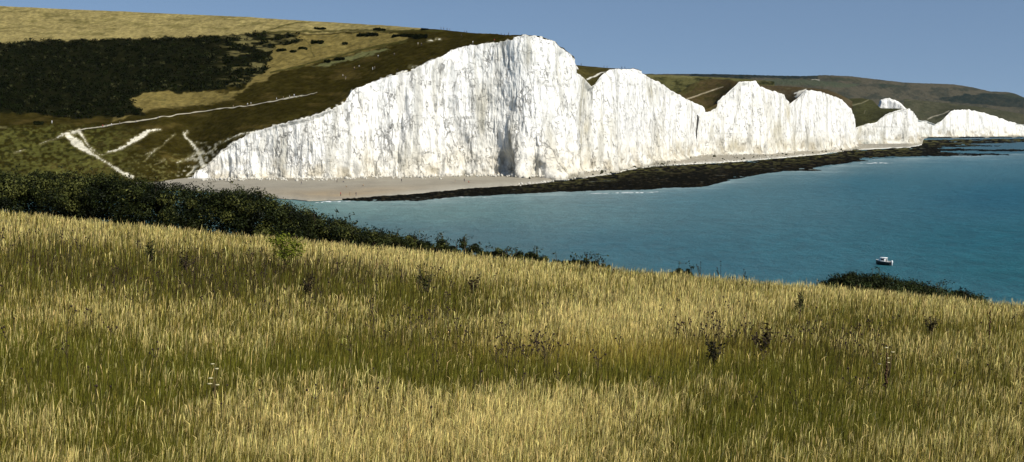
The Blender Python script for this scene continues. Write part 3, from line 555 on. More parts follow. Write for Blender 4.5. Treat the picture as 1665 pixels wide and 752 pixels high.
# ---------------------------------------------------------------- leafy things
def leaves(cent, nrm, size, colr, curl=.3):
    n = len(cent); a = RNG.normal(size=(n, 3)); a -= (a*nrm).sum(1)[:, None]*nrm; a /= np.linalg.norm(a, axis=1)[:, None] + 1e-9; b_ = np.cross(nrm, a)
    s_ = size*RNG.uniform(.6, 1.4, n); s_ = s_[:, None]
    Vv = np.stack([cent - a*s_, cent - b_*s_*.45 + nrm*s_*curl*.3, cent + a*s_, cent + b_*s_*.45 + nrm*s_*curl*.3], 1)
    return Vv.reshape(-1, 3), np.arange(4*n).reshape(n, 4), np.repeat(colr, 4, 0)
def clumps(cs, rs, per, size, cols, colvar=.3):
    cen, nr_, cc = [], [], []
    for (c_, r_, k_) in zip(cs, rs, cols):
        d_ = RNG.normal(size=(per, 3)); d_ /= np.linalg.norm(d_, axis=1)[:, None]; rr = r_*RNG.uniform(.35, 1.08, per)**.6
        cen.append(c_ + d_*rr[:, None]*np.array([1, 1, .8])); q_ = d_ + .7*RNG.normal(size=(per, 3)); q_[:, 2] += .3; nr_.append(q_/np.linalg.norm(q_, axis=1)[:, None])
        cc.append(np.array(k_)*np.clip(1 + colvar*RNG.normal(size=(per, 1)), .3, 2))
    return leaves(np.concatenate(cen), np.concatenate(nr_), size, np.concatenate(cc))
def tubes(paths, r0, r1=None, sides=4):
    Vv, f = [], []; b_ = 0; r1 = r0*.4 if r1 is None else r1
    for p in paths:
        p = np.array(p, float); n = len(p)
        t_ = np.gradient(p, axis=0); t_ /= np.linalg.norm(t_, axis=1)[:, None] + 1e-9
        up = np.array([.37, .93, .1]); s1 = np.cross(t_, up); s1 /= np.linalg.norm(s1, axis=1)[:, None] + 1e-9; s2 = np.cross(t_, s1)
        for k in range(n):
            r_ = r0 + (r1-r0)*k/(n-1)
            for j in range(sides):
                a_ = 2*math.pi*j/sides; Vv.append(p[k] + (s1[k]*math.cos(a_) + s2[k]*math.sin(a_))*r_)
        for k in range(n-1):
            for j in range(sides):
                j2 = (j+1) % sides; f.append((b_ + k*sides + j, b_ + k*sides + j2, b_ + (k+1)*sides + j2, b_ + (k+1)*sides + j))
        b_ += n*sides
    return np.array(Vv), np.array(f)
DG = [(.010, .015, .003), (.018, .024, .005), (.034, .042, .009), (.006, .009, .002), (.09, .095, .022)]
def thicket(u0, u1, topline, Dc, dep, ncl, per, r, label, cat='bramble thicket', name='bramble_thicket', size=.05, pal=DG, spikes=60, jag=3.0):
    um = (u0+u1)/2; bx_ = (um-CX)/F*Dc; root = empty(name, (bx_, Dc, float(gz(bx_, Dc)))); tag(root, label, cat); O = np.array(root.location)
    cs, rs, cols, sp = [], [], [], []
    def topz(u):
        v = float(li(u, topline)) + jag*float(vn(u/11, 0, 0, 131)) + jag*.6*float(vn(u/4, 0, 0, 132)); return EYE - (v-YH)/F*Dc
    for i in range(ncl):
        u = random.uniform(u0, u1); o_ = random.gauss(0, dep*.45); o_ = max(-dep, min(dep, o_)); D_ = Dc + o_; x_ = (u-CX)/F*D_; g_ = float(gz(x_, D_)); tz = topz(u) - (r*.55)
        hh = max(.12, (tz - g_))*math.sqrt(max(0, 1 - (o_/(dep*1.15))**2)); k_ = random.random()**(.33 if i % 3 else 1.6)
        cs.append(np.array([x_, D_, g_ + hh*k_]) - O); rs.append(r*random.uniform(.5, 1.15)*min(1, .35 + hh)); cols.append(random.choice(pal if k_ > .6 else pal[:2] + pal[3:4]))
    Vf, ff, cf = clumps(cs, rs, per, size, cols)
    pa = []; lv = []
    for i in range(spikes):
        u = random.uniform(u0, u1); x_ = (u-CX)/F*Dc; D_ = Dc + random.uniform(-dep, dep)*.5; z0 = float(gz(x_, D_)); z1 = topz(u); a_ = random.uniform(0, 6.28); h_ = random.uniform(.02, .28); l_ = random.uniform(.1, .5)
        p_ = [np.array([x_, D_, z0]), np.array([x_, D_, (z0+z1)/2]), np.array([x_ + .3*l_*math.cos(a_), D_ + .2*math.sin(a_)*l_, z1 + h_*.6]), np.array([x_ + l_*math.cos(a_), D_ + .5*math.sin(a_)*l_, z1 + h_*.75])]
        pa.append([k - O for k in p_]); lv += [p_[2] - O + np.array([random.gauss(0, .05) for _ in '123']) for _ in range(7)] + [p_[3] - O + np.array([random.gauss(0, .05) for _ in '123']) for _ in range(4)]
    if len(pa) <= 40:
        for p_ in pa: Vv, f = tubes([p_], .012); mesh('stem', Vv, f, M_twig, parent=root)
    else: Vv, f = tubes(pa, .012); mesh('stems', Vv, f, M_twig, parent=root)
    q_ = RNG.normal(size=(len(lv), 3)); q_ /= np.linalg.norm(q_, axis=1)[:, None]
    V2, f2, c2_ = leaves(np.array(lv), q_, size, np.array([random.choice(pal) for _ in lv])); mesh('foliage', np.concatenate([Vf, V2]), np.concatenate([ff, f2 + len(Vf)]), M_leaf, np.concatenate([cf, c2_]), parent=root)
    return root
TL = [(-450, 268), (-100, 272), (0, 277), (100, 276), (190, 280), (225, 290), (290, 296), (345, 298), (380, 303), (425, 309), (450, 318), (480, 331), (520, 347), (560, 357), (600, 369), (640, 380), (665, 386), (690, 388), (720, 394), (760, 402), (800, 410)]
thicket(-420, 655, TL, 54, 2.2, 2300, 150, .50, 'long dark bramble thicket running along the crest of the bank', spikes=30, size=.052)
for (a_, b_, tl, Dc, n_, r_, lb) in [(648, 690, [(648, 379), (672, 379), (690, 386)], 50.5, 40, .34, 'small dark bush next to the right end of the long thicket'),
        (700, 735, [(700, 392), (718, 384), (735, 392)], 50, 26, .28, 'leggy shrub with upright shoots against the sea'),
        (738, 784, [(738, 398), (752, 386), (762, 398), (774, 392), (784, 402)], 50, 26, .26, 'twin topped loose shrub on the crest against the sea'),
        (800, 818, [(800, 405), (809, 400), (818, 406)], 49.5, 14, .2, 'tiny round bush alone on the grassy crest'),
        (820, 880, [(820, 411), (850, 409), (880, 415)], 49, 30, .24, 'low flat bush at the crest where the hedge thins out'),
        (850, 868, [(850, 408), (859, 404), (868, 410)], 49, 10, .2, 'pale tufted bush rising from the low flat bush'),
        (905, 985, [(905, 420), (950, 417), (985, 425)], 48.5, 34, .2, 'thin line of dark scrub low on the crest'),
        (1095, 1118, [(1095, 438), (1106, 433), (1118, 439)], 47.5, 16, .2, 'dark rounded weed bush on the crest in front of the sea')]:
    thicket(a_ - 8, b_ + 8, [(p_, q_ + 2.5) for p_, q_ in tl], Dc, .9, int(n_*3.4), 70, r_*.62, lb, 'shrub', 'shrub', size=.042, spikes=int((b_-a_)/6), jag=3.5)
thicket(1336, 1600, [(1336, 458), (1360, 448), (1385, 443), (1410, 443), (1450, 449), (1500, 459), (1550, 469), (1600, 480)], 53, 1.3, 620, 150, .40, 'dark low thicket bulging above the crest, below the moored boat', spikes=8, size=.045, jag=1.2, pal=DG[:4] + [(.05, .07, .02)])
# ---------------------------------------------------------------- scrub on the down
def scrub_pts(n, poly, q, warp=8):
    p = np.array(poly, float); out = []; b0, b1 = p.min(0), p.max(0); b0 = np.maximum(b0, [-120, 0])
    U = RNG.uniform(b0[0], b1[0], n*6); V = RNG.uniform(b0[1], b1[1], n*6)
    s_ = sd_poly(U + 10*fbm(U/18, V/6, 0, 51, 4), V + 5*fbm(U/18, V/6, 0, 51, 4), poly); gap = fbm(U/20, V/3.5, 0, 58, 3)
    k = np.where((s_ > 0) & ~((U > 340) & (gap > .2)))[0][:n]
    return [q(U[i], V[i]) for i in k]
SP = [(.005, .007, .002), (.008, .011, .003), (.013, .016, .005), (.045, .045, .018)]
ps = scrub_pts(2600, DARKP, q1)
Vv, f, cc = clumps([p_ + np.array([0, 0, .4]) for p_ in ps], [random.uniform(1.2, 2.8) for _ in ps], 22, .75, [random.choices(SP, (5, 5, 2, .6))[0] for _ in ps])
tag(mesh('scrub', Vv, f, M_scrub, cc), 'dense dark scrub filling the hollow of the near down', kind='stuff')
def bush(q, u, v, w, h, label, pal=SP):
    D_ = q(u, v); root = empty('gorse_bush', D_); s_ = D_[1]/F; n = max(5, int(w*h*.9)); cs = []; rs = []
    for i in range(n):
        a_ = random.uniform(-1, 1); o_ = random.uniform(-1, 1); P_ = q(u + a_*w*.42, v + o_*h*.3) - D_; P_[2] += random.uniform(0, .55)*h*s_*.6; cs.append(P_); rs.append(max(.8, h*s_*random.uniform(.25, .45)))
    Vv, f, cc = clumps(cs, rs, 40, .45, [random.choice(pal[:3]) for _ in cs]); o = mesh('foliage', Vv, f, M_scrub, cc, parent=root); tag(root, label, 'bush', 'gorse bushes on the near down'); return root
for u, v, w_, h_, lb in [(516, 71.5, 21, 5, 'dark oval gorse bush isolated on the golden slope'), (552, 97.5, 17, 5, 'gorse bush inside the pale oval clearing by the track'), (532, 102, 9, 4, 'smaller gorse bush left of the one in the pale clearing'),
        (597, 58, 38, 5, 'long low gorse bush below the golden skyline'), (655, 60, 40, 4, 'ragged gorse belt leading towards the skyline walkers'), (683, 62, 24, 6, 'gorse clump where the belt meets the green turf'), (617, 48.5, 22, 3, 'thin gorse strip just under the golden skyline'),
        (492, 81, 14, 3, 'flat gorse patch between the dark hollow and golden slope'), (477, 85.5, 10, 3, 'small gorse bush below the flat patch'), (560, 71, 8, 2.5, 'tiny gorse bush right of the dark oval one'), (457, 82, 16, 4, 'gorse clump beside the edge of the dark hollow'),
        (520, 47, 20, 2.5, 'faint strip of gorse along the upper track'), (62, 202.5, 15, 5, 'squat black bush standing near the start of the footpath'), (690, 49, 12, 3, 'low gorse just left of the skyline group')]:
    bush(q1, u, v, w_, h_, lb)
# ---------------------------------------------------------------- weeds in the grass
M_head = mat('dead_flower_head', (.035, .022, .016)); M_dock = mat('rusty_dock_seed', (.075, .042, .020), noise=[(30, .5, 1.5, (1, 1, 1))]); M_stalk = mat('dry_stalk', (.12, .09, .035))
hd, pa = [], []
for i in range(420):
    if random.random() < .75:
        a_, b_, ru, rv, k_ = random.choice(DK + [(1300, 560, 350, 60, 1), (330, 500, 300, 40, 1)]); u = random.gauss(a_, ru*.6); v = random.gauss(b_ + 12, rv*.7)
    else: u = random.uniform(-40, 1700); v = random.uniform(400, 740)
    D_ = D_of(u, v)
    if not (9 < D_ < 46): continue
    x_ = (u-CX)/F*D_; z_ = float(gz(x_, D_)); h_ = random.uniform(.42, .68); le = random.uniform(-.12, .12)
    p0 = np.array([x_, D_, z_]); p2 = p0 + np.array([le, random.uniform(-.08, .08), h_]); pa.append([p0, p0*.45 + p2*.55 - np.array([le*.3, 0, 0]), p2]); hd.append((p2, random.uniform(.008, .017)*(D_/14)**.35))
    for k in range(random.randint(0, 3)):
        m_ = p0*.35 + p2*.65; e_ = m_ + np.array([random.uniform(-.13, .13), random.uniform(-.1, .1), random.uniform(.08, .2)]); pa.append([m_, (m_+e_)/2 + np.array([0, 0, -.01]), e_]); hd.append((e_, random.uniform(.009, .017)*(D_/14)**.35))
v1, f1 = tubes(pa, .0045, .003, 3); v2, f2 = balls(hd)
tag(mesh('dead_weeds', np.concatenate([v1, v2]), [f1, f2[0] + len(v1), f2[1] + len(v1)], None, mats=[M_twig, M_head], midx=np.concatenate([np.zeros(len(f1)), np.ones(len(f2[0]) + len(f2[1]))])), 'dead brown weeds with dark seed heads scattered through the grass', kind='stuff')
def weed(name, cat, label, u, vb, h, kind, colr=(.1, .12, .02), group=None, D_=None):
    D_ = D_ or D_of(u, vb); x_ = (u-CX)/F*D_; O = np.array([x_, D_, float(gz(x_, D_))]); root = empty(name, O); tag(root, label, cat, group)
    pa = []; hs = []; lv = []
    nb = {'dock': 1, 'thistle': 3, 'leafy': 9, 'umbel': 5, 'ragged': 7}[kind]
    for i in range(nb):
        a_ = random.uniform(0, 6.28); sp_ = {'dock': .02, 'thistle': .18, 'leafy': .38, 'umbel': .22, 'ragged': .30}[kind]*random.uniform(.4, 1)*h*(0 if i == 0 else 1); hh = h*(1 if i == 0 else random.uniform(.6, .98))
        e_ = np.array([math.cos(a_)*sp_, math.sin(a_)*sp_*.6, hh]); st = np.array([0, 0, .35*hh]) if i else np.zeros(3); p_ = [st, st*.4 + e_*.6 + np.array([0, 0, -.06*h]), e_]; pa.append(p_)
        if kind == 'dock': hs += [(np.array([random.gauss(0, .010)*(1.6 - k), random.gauss(0, .010), hh*k]), random.uniform(.010, .024)*(1.35 - .6*k)) for k in np.linspace(.42, 1, 26)]; pass
        if kind == 'thistle': hs.append((e_, .02)); lv += [st*(1-k) + e_*k for k in np.linspace(.2, .9, 10)]
        if kind == 'leafy':
            for k in range(110): lv.append(e_ + np.array([random.gauss(0, .085), random.gauss(0, .07), random.gauss(-.03, .05)])*h*1.35)
            for k in range(8): lv.append(e_*random.uniform(.4, .9) + np.array([random.gauss(0, .03), random.gauss(0, .03), 0]))
        if kind == 'umbel': hs += [(e_ + np.array([random.gauss(0, .05), random.gauss(0, .04), random.gauss(0, .008)]), .013) for k in range(10)]
        if kind == 'ragged': lv += [st*(1-k) + e_*k + np.array([random.gauss(0, .035), random.gauss(0, .03), random.gauss(0, .02)]) for k in np.linspace(.1, 1, 26)]
    for p_ in pa: v_, f_ = tubes([p_], .008 if kind != 'leafy' else .012, .004); mesh('stem', v_, f_, M_stalk if kind in ('umbel', 'leafy') else M_twig, parent=root)
    if hs and kind != 'dock':
        k_ = 10 if kind == 'umbel' else 1
        for i in range(0, len(hs), k_): v_, f_ = balls([hs[i]] if k_ == 1 else [(hs[i][0], .034)]); v_[:, 2] = hs[i][0][2] + (v_[:, 2] - hs[i][0][2])*(1 if k_ == 1 else .25); mesh('flower_head', v_, f_, M_pale if kind == 'umbel' else M_head, parent=root)
    elif hs: v_, f_ = balls(hs); mesh('seed_heads' if kind == 'dock' else 'flower_heads', v_, f_, M_dock if kind == 'dock' else (M_pale if kind == 'umbel' and colr[0] > .3 else M_head), parent=root)
    if lv:
        q_ = RNG.normal(size=(len(lv), 3)); q_[:, 1] -= .8; q_ /= np.linalg.norm(q_, axis=1)[:, None]; s_ = .038 if kind == 'leafy' else .035
        v_, f_, c_ = leaves(np.array(lv), q_, s_, np.array(colr)*RNG.uniform(.5, 1.4, (len(lv), 1))); mesh('leaves', v_, f_, M_leaf, c_, parent=root)
    return root
M_pale = mat('pale_umbel', (.5, .45, .25))
weed('wild_parsnip', 'plant', 'bushy yellow green plant standing above the pale grass near the crest', 462, 450, 1.12, 'leafy', (.15, .17, .018))
weed('dock', 'weed', 'tall rusty brown dock spike in the grass near the bank edge', 1617, 575, .92, 'dock')
weed('dock', 'weed', 'rusty dock spike among olive grass beside the pale flat flower', 1449, 672, .85, 'dock')
weed('wild_carrot', 'weed', 'pale flat topped flower above the olive grass', 1452, 640, .72, 'umbel', (.5, .45, .25))
weed('wild_carrot', 'weed', 'pale small flower cluster low in the green grass near the bank corner', 342, 676, .66, 'umbel', (.5, .45, .25))
weed('thistle', 'weed', 'thin thistle on the crest with its head against the sea', 1174, 463, .95, 'thistle', (.03, .035, .015), 'thistles on the crest', 46.5)
weed('thistle', 'weed', 'forked thistle on the crest, closest to the dark weed bush', 1141, 460, .85, 'thistle', (.03, .035, .015), 'thistles on the crest', 46.5)
weed('thistle', 'weed', 'short thistle on the crest between the thin thistle and the dark low thicket', 1212, 466, .72, 'thistle', (.03, .035, .015), 'thistles on the crest', 46.5)
for u, vb, h_, cl, lb in [(245, 440, .85, (.035, .042, .012), 'dark leafy weed in the brown band of grass below the long thicket'), (300, 452, .8, (.040, .032, .014), 'wilted brown weed right of the dark leafy weed'), (690, 492, .95, (.055, .060, .016), 'olive branching weed standing in dark grass below the pale band'),
        (770, 492, .75, (.05, .035, .014), 'low sprawling brown weed below the pale band'), (1245, 590, .75, (.035, .025, .012), 'dark withered weed patch in the olive grass above the dock spike'), (1165, 612, .7, (.030, .028, .012), 'dark withered weed beneath the golden patch'), (1305, 520, .7, (.05, .06, .018), 'small green weed close to the crest in front of the low thicket'),
        (500, 492, .7, (.035, .028, .012), 'withered weed in the grass right of the yellow green plant'), (1520, 560, .6, (.05, .04, .016), 'brown weed tuft on the slope below the low thicket')]:
    weed('weed', 'weed', lb, u, vb, h_, 'ragged', cl)
# ---------------------------------------------------------------- people
def body(pose, cs, nm):
    J = dict(pel=(0, 0, .93), chest=(0, .01, 1.25), neck=(0, .01, 1.47), head=(0, -.02, 1.60), top=(0, 0, 1.70), sl=(-.17, 0, 1.40), sr=(.17, 0, 1.40), el=(-.24, .03, 1.13), er=(.24, .03, 1.13), hl=(-.26, -.08, .90), hr=(.26, -.08, .90),
             kl=(-.11, -.02, .50), kr=(.11, -.02, .50), al=(-.11, .03, .09), ar=(.11, .03, .09), tl=(-.12, -.14, .04), tr=(.12, -.14, .04), pl=(-.09, 0, .88), pr=(.09, 0, .88))
    if pose == 'walk': J.update(kl=(-.11, -.22, .52), al=(-.11, -.20, .12), tl=(-.12, -.38, .08), kr=(.11, .05, .50), ar=(.11, .30, .14), tr=(.11, .18, .05), hl=(-.24, .14, .95), hr=(.24, -.24, .98))
    if pose == 'sit':
        J = {k: (x_, y_, z_ - .78) for k, (x_, y_, z_) in J.items()}
        J.update(kl=(-.13, -.38, .42), kr=(.13, -.38, .42), al=(-.12, -.70, .09), ar=(.12, -.70, .09), tl=(-.12, -.84, .05), tr=(.12, -.84, .05), pl=(-.09, -.03, .13), pr=(.09, -.03, .13), pel=(0, 0, .15), hl=(-.2, -.30, .36), hr=(.2, -.30, .36), el=(-.25, -.05, .38), er=(.25, -.05, .38))
    Rr = dict(pel=.14, chest=.15, neck=.06, head=.10, top=.07, sl=.07, sr=.07, el=.045, er=.045, hl=.035, hr=.035, kl=.065, kr=.065, al=.045, ar=.045, tl=.035, tr=.035, pl=.09, pr=.09)
    E = [('pel', 'chest'), ('chest', 'neck'), ('neck', 'head'), ('head', 'top'), ('chest', 'sl'), ('chest', 'sr'), ('sl', 'el'), ('sr', 'er'), ('el', 'hl'), ('er', 'hr'), ('pel', 'pl'), ('pel', 'pr'), ('pl', 'kl'), ('pr', 'kr'), ('kl', 'al'), ('kr', 'ar'), ('al', 'tl'), ('ar', 'tr')]
    ks = list(J); me = bpy.data.meshes.new('person'); me.from_pydata([J[k] for k in ks], [(ks.index(a_), ks.index(b_)) for a_, b_ in E], [])
    o = bpy.data.objects.new('person', me); C.objects.link(o); o.modifiers.new('skin', 'SKIN'); s_ = o.modifiers.new('sub', 'SUBSURF'); s_.levels = 1
    if not me.skin_vertices: me.attributes
    for k, sv in zip(ks, me.skin_vertices[0].data if me.skin_vertices else []): sv.radius = (Rr[k], Rr[k]); sv.use_root = (k == 'pel')
    dg = bpy.context.evaluated_depsgraph_get(); m2 = bpy.data.meshes.new_from_object(o.evaluated_get(dg)); m2.name = 'person'
    bpy.data.objects.remove(o); 
    for c_ in cs: m2.materials.append(c_)
    sh = .78 if pose == 'sit' else 0
    for p_ in m2.polygons:
        z_ = p_.center.z + sh; x_ = abs(p_.center.x); i = 2
        if z_ > 1.62 or (z_ > 1.52 and p_.center.y > .03): i = 0
        elif z_ > 1.46: i = 1
        elif z_ > .93 and (pose != 'sit' or p_.center.y > -.25): i = 3 if x_ < .2 or z_ > 1.15 else 1
        p_.material_index = i; p_.use_smooth = True
    return m2
SK = mat('skin', (.45, .28, .2), .6); HR = [mat('dark_hair', (.03, .02, .015)), mat('fair_hair', (.25, .16, .07))]
CL = {k: mat(k + '_cloth', c_, .9) for k, c_ in dict(navy=(.02, .03, .07), black=(.02, .02, .022), white=(.75, .75, .73), red=(.40, .04, .03), grey=(.18, .18, .19), blue=(.06, .12, .30), tan=(.40, .30, .18), green=(.06, .10, .05)).items()}
def hasskin():
    me = bpy.data.meshes.new('t'); me.from_pydata([(0, 0, 0), (0, 0, 1)], [(0, 1)], []); o = bpy.data.objects.new('t', me); C.objects.link(o); o.modifiers.new('s', 'SKIN'); r_ = len(me.skin_vertices); bpy.data.objects.remove(o); bpy.data.meshes.remove(me); return r_
cache = {}
def person(P_, top_, leg, pose, rz_, label, group):
    k = (top_, leg, pose)
    if k not in cache: cache[k] = body(pose, [HR[len(cache) % 2], SK, CL[leg], CL[top_]], 'person')
    o = bpy.data.objects.new('person', cache[k]); C.objects.link(o); o.location = (P_[0], P_[1], P_[2] + .02); o.rotation_euler = (0, 0, rz_); tag(o, label, 'person', group)
GS, GT, GP, GB = 'walkers on the skyline of the near headland', 'people scattered over the green turf', 'walkers along the pale footpath', 'people on the shingle beach'
def drop(P_): return P_
PE = [(716.5, 49.5, 'navy', 'black', 'walk', 'walker leading the skyline group on the near headland', GS), (721, 50, 'grey', 'navy', 'stand', 'second person in the skyline group on the near headland', GS), (726, 50.5, 'black', 'black', 'stand', 'third person in the skyline group on the near headland', GS), (731, 51, 'navy', 'grey', 'walk', 'last person in the skyline group on the near headland', GS),
      (755.5, 53.6, 'navy', 'black', 'stand', 'dark figure alone on the skyline between group and cliff top', GS), (758, 53.9, 'black', 'navy', 'stand', 'figure close beside the lone skyline figure', GS), (815, 57.6, 'navy', 'black', 'walk', 'person at the cliff top edge, farther from the drop', GS), (820, 60.5, 'black', 'black', 'stand', 'person in black below the cliff top skyline', GS), (827, 58.2, 'navy', 'navy', 'stand', 'person standing closest to the highest cliff edge', GS),
      (768, 69.5, 'white', 'grey', 'walk', 'person in pale top near the rim of the highest cliff', GT), (749.5, 60.5, 'navy', 'black', 'walk', 'dark walker on turf below the skyline pair', GT), (804, 65.5, 'red', 'tan', 'sit', 'person in red sitting on turf near the cliff rim', GT), (679, 74, 'white', 'tan', 'stand', 'person in white by the chalk patch below the gorse belt', GT), (685, 74, 'grey', 'navy', 'stand', 'person in grey by the chalk patch below the gorse belt', GT),
      (614, 94, 'white', 'navy', 'walk', 'walker high on the turf right of the pale clearing', GT), (641, 92.5, 'grey', 'black', 'walk', 'walker in grey on the turf, upper middle', GT), (606, 114, 'white', 'white', 'stand', 'person all in white on the middle turf', GT), (608.5, 113, 'tan', 'grey', 'stand', 'person in tan beside the one all in white', GT), (576, 115, 'tan', 'navy', 'stand', 'person in tan on turf above the cliff step', GT), (583.5, 113, 'white', 'black', 'walk', 'person in white and black above the cliff step', GT),
      (557, 126, 'white', 'navy', 'stand', 'person in white near the cliff step, with a companion', GT), (561, 129, 'grey', 'tan', 'stand', 'companion in grey near the cliff step', GT), (645, 115, 'black', 'black', 'sit', 'person in black sitting near the rim', GT),
      (257, 195, 'navy', 'black', 'walk', 'walker in dark clothes on the footpath, middle of its lower stretch', GP), (220.5, 199.5, 'black', 'navy', 'walk', 'walker in black just left of the next on the lower footpath', GP), (194, 203, 'grey', 'black', 'walk', 'walker in grey on the lower footpath', GP), (181, 205, 'white', 'grey', 'walk', 'walker in white low on the footpath', GP), (172, 206, 'black', 'black', 'stand', 'person in black near the foot of the footpath', GP), (167, 206.5, 'red', 'navy', 'stand', 'person in red near the foot of the footpath', GP),
      (379, 176, 'tan', 'grey', 'walk', 'walker in tan halfway along the footpath', GP), (402, 171, 'white', 'navy', 'walk', 'walker in white above the halfway point of the footpath', GP), (408, 170, 'white', 'tan', 'walk', 'walker in white and tan above the halfway point', GP), (449, 162, 'white', 'grey', 'walk', 'first of four walkers at the upper footpath', GP), (460, 161, 'tan', 'navy', 'walk', 'second of four walkers at the upper footpath', GP), (470, 159, 'white', 'black', 'walk', 'third of four walkers at the upper footpath', GP), (478, 157.5, 'white', 'blue', 'walk', 'fourth walker near the top of the footpath', GP),
      (84, 203.5, 'white', 'white', 'stand', 'pale figure by the black bush at the foot of the down', GP)]
for i, (u, v, a_, b_, po, lb, g) in enumerate(PE): person(q1(u, v), a_, b_, po, random.uniform(0, 6.28), lb, g)
for u, v, a_, b_, po, lb in [(944.5, 107.5, 'black', 'navy', 'stand', 'dark figure on the crest behind the second cliff, nearest the tallest cliff'), (982, 110.5, 'navy', 'black', 'stand', 'left figure of the pair where the second cliff top begins'), (987, 111, 'grey', 'black', 'walk', 'right figure of the pair where the second cliff top begins'), (1011, 112.2, 'black', 'black', 'stand', 'person standing on the flat top of the second cliff'), (1016, 112.2, 'navy', 'black', 'walk', 'person walking on the flat top of the second cliff')]:
    person(q2(u, v), a_, b_, po, random.uniform(0, 6.28), lb, 'walkers on the second headland')
for u, v, a_, b_, po, lb in [(653, 297, 'navy', 'black', 'walk', 'dark walker alone on the open middle of the beach'), (548, 297, 'black', 'black', 'walk', 'person in black high on the beach under the cliff'), (558, 297, 'grey', 'black', 'sit', 'person in grey sitting high on the beach under the cliff'), (591, 303, 'tan', 'grey', 'sit', 'person in tan sitting on the middle of the beach'), (554, 319.5, 'red', 'black', 'stand', 'person in red by the water at the reef tip'),
        (569, 319, 'tan', 'tan', 'stand', 'person in tan by the water at the reef tip'), (579, 319.5, 'navy', 'grey', 'walk', 'person in navy by the reef tip'), (755, 296, 'black', 'navy', 'stand', 'person in black on the narrowing beach'), (740, 297.5, 'grey', 'tan', 'stand', 'person in grey on the narrowing beach'), (762, 297.5, 'red', 'tan', 'sit', 'person in red sitting on the narrowing beach'), (490, 301, 'navy', 'grey', 'walk', 'walker in navy on the beach above the thicket end'), (563, 305, 'tan', 'navy', 'sit', 'person in tan sitting near the middle of the shingle')]:
    s_ = (v - float(li(u, BT)))/(float(li(u, WL)) - float(li(u, BT))); z_ = 3.0*(1-max(0, min(1, s_)))**.8 + .12; D_ = float(dz(u, v, z_)); person(at(u, v, D_), a_, b_, po, random.uniform(0, 6.28), lb, GB)
# ---------------------------------------------------------------- boat
D_ = float(dz(1437, 431, 0)); B0 = at(1437, 431, D_)
bt = empty('motor_boat', (float(B0[0]), float(B0[1]), 0)); bt.rotation_euler = (0, 0, math.radians(133)); bt.scale = (.9, .9, 1.1); tag(bt, 'small moored boat with black hull and white cabin afloat on the sea', 'boat')
M_hull = mat('black_hull', (.012, .012, .014), .35, .5); M_white = mat('white_gelcoat', (.80, .80, .78), .35, .5); M_glass_shade = mat('cabin_glass_and_shade', (.01, .012, .015), .1, .6); M_deck = mat('pale_deck', (.45, .43, .38), .7)
xs = np.linspace(-1.75, 1.95, 22); sec = []
for x_ in xs:
    f_ = (x_ + 1.75)/3.7; bw = .78*(1 - max(0, (f_-.45)/.55)**2.2)*(.9 + .1*min(1, f_*5)) + .015; zk = -.25 + .55*max(0, (f_-.7)/.3)**2; zs = .62 + .22*f_**2
    ring = [(x_, -bw, zs), (x_, -bw*.97, zs*.55), (x_, -bw*.80, .12 + zk*.3), (x_, -bw*.4, zk*.7), (x_, 0, zk), (x_, bw*.4, zk*.7), (x_, bw*.80, .12 + zk*.3), (x_, bw*.97, zs*.55), (x_, bw, zs)]
    sec.append(ring)
S_ = np.array(sec); mesh('hull', S_.reshape(-1, 3), [gridf(22, 9), np.array([[0, 1, 2, 3, 4, 5, 6, 7, 8]])], M_hull, parent=bt, smooth=True)
dk_ = np.stack([S_[:, 0] + [0, .03, -.05], S_[:, 8] + [0, -.03, -.05]], 1); mesh('deck', dk_.reshape(-1, 3), gridf(22, 2), M_deck, parent=bt)
rim = [list(S_[:, 0] + [0, 0, .02]), list(S_[:, 8] + [0, 0, .02])]; v_, f_ = tubes(rim, .045, .045, 6); mesh('gunwale', v_, f_, M_white, parent=bt, smooth=True)
def loft(rings, cap=True):
    R_ = np.array(rings); n, k = R_.shape[:2]; f_ = []
    for i in range(n-1):
        for j in range(k): f_.append((i*k+j, i*k+(j+1) % k, (i+1)*k+(j+1) % k, (i+1)*k+j))
    fs = [np.array(f_)]
    if cap: fs += [np.array([list(range(k))[::-1]]), np.array([[(n-1)*k + j for j in range(k)]])]
    return R_.reshape(-1, 3), fs
def rr(x0, x1, hw, z, c_=.12):
    return [(x0, -hw+c_, z), (x0+c_, -hw, z), (x1-c_*2, -hw, z), (x1, -hw+c_*2.2, z), (x1, hw-c_*2.2, z), (x1-c_*2, hw, z), (x0+c_, hw, z), (x0, hw-c_, z)]
v_, f_ = loft([rr(-.55, 1.15, .60, .58), rr(-.55, 1.08, .58, .95), rr(-.50, .80, .54, 1.22)]); cb = mesh('cabin', v_, f_, M_white, parent=bt)
v_, f_ = loft([rr(-.68, .92, .62, 1.225), rr(-.68, .92, .62, 1.28), rr(-.60, .80, .54, 1.34)]); mesh('roof', v_, f_, M_white, parent=cb)
for s_ in (-1, 1):
    v_, f_ = loft([[(-.35, s_*.592, .86), (.30, s_*.592, .86), (.45, s_*.585, 1.0), (.2, s_*.565, 1.14), (-.35, s_*.565, 1.14)], [(-.35, s_*.612, .86), (.30, s_*.612, .86), (.45, s_*.605, 1.0), (.2, s_*.585, 1.14), (-.35, s_*.585, 1.14)]]); mesh('window', v_, f_, M_glass_shade, parent=cb)
v_, f_ = loft([[(1.09, -.3, .9), (1.09, .3, .9), (.86, .28, 1.17), (.86, -.28, 1.17)], [(1.12, -.3, .92), (1.12, .3, .92), (.89, .28, 1.19), (.89, -.28, 1.19)]]); mesh('windscreen', v_, f_, M_glass_shade, parent=cb)
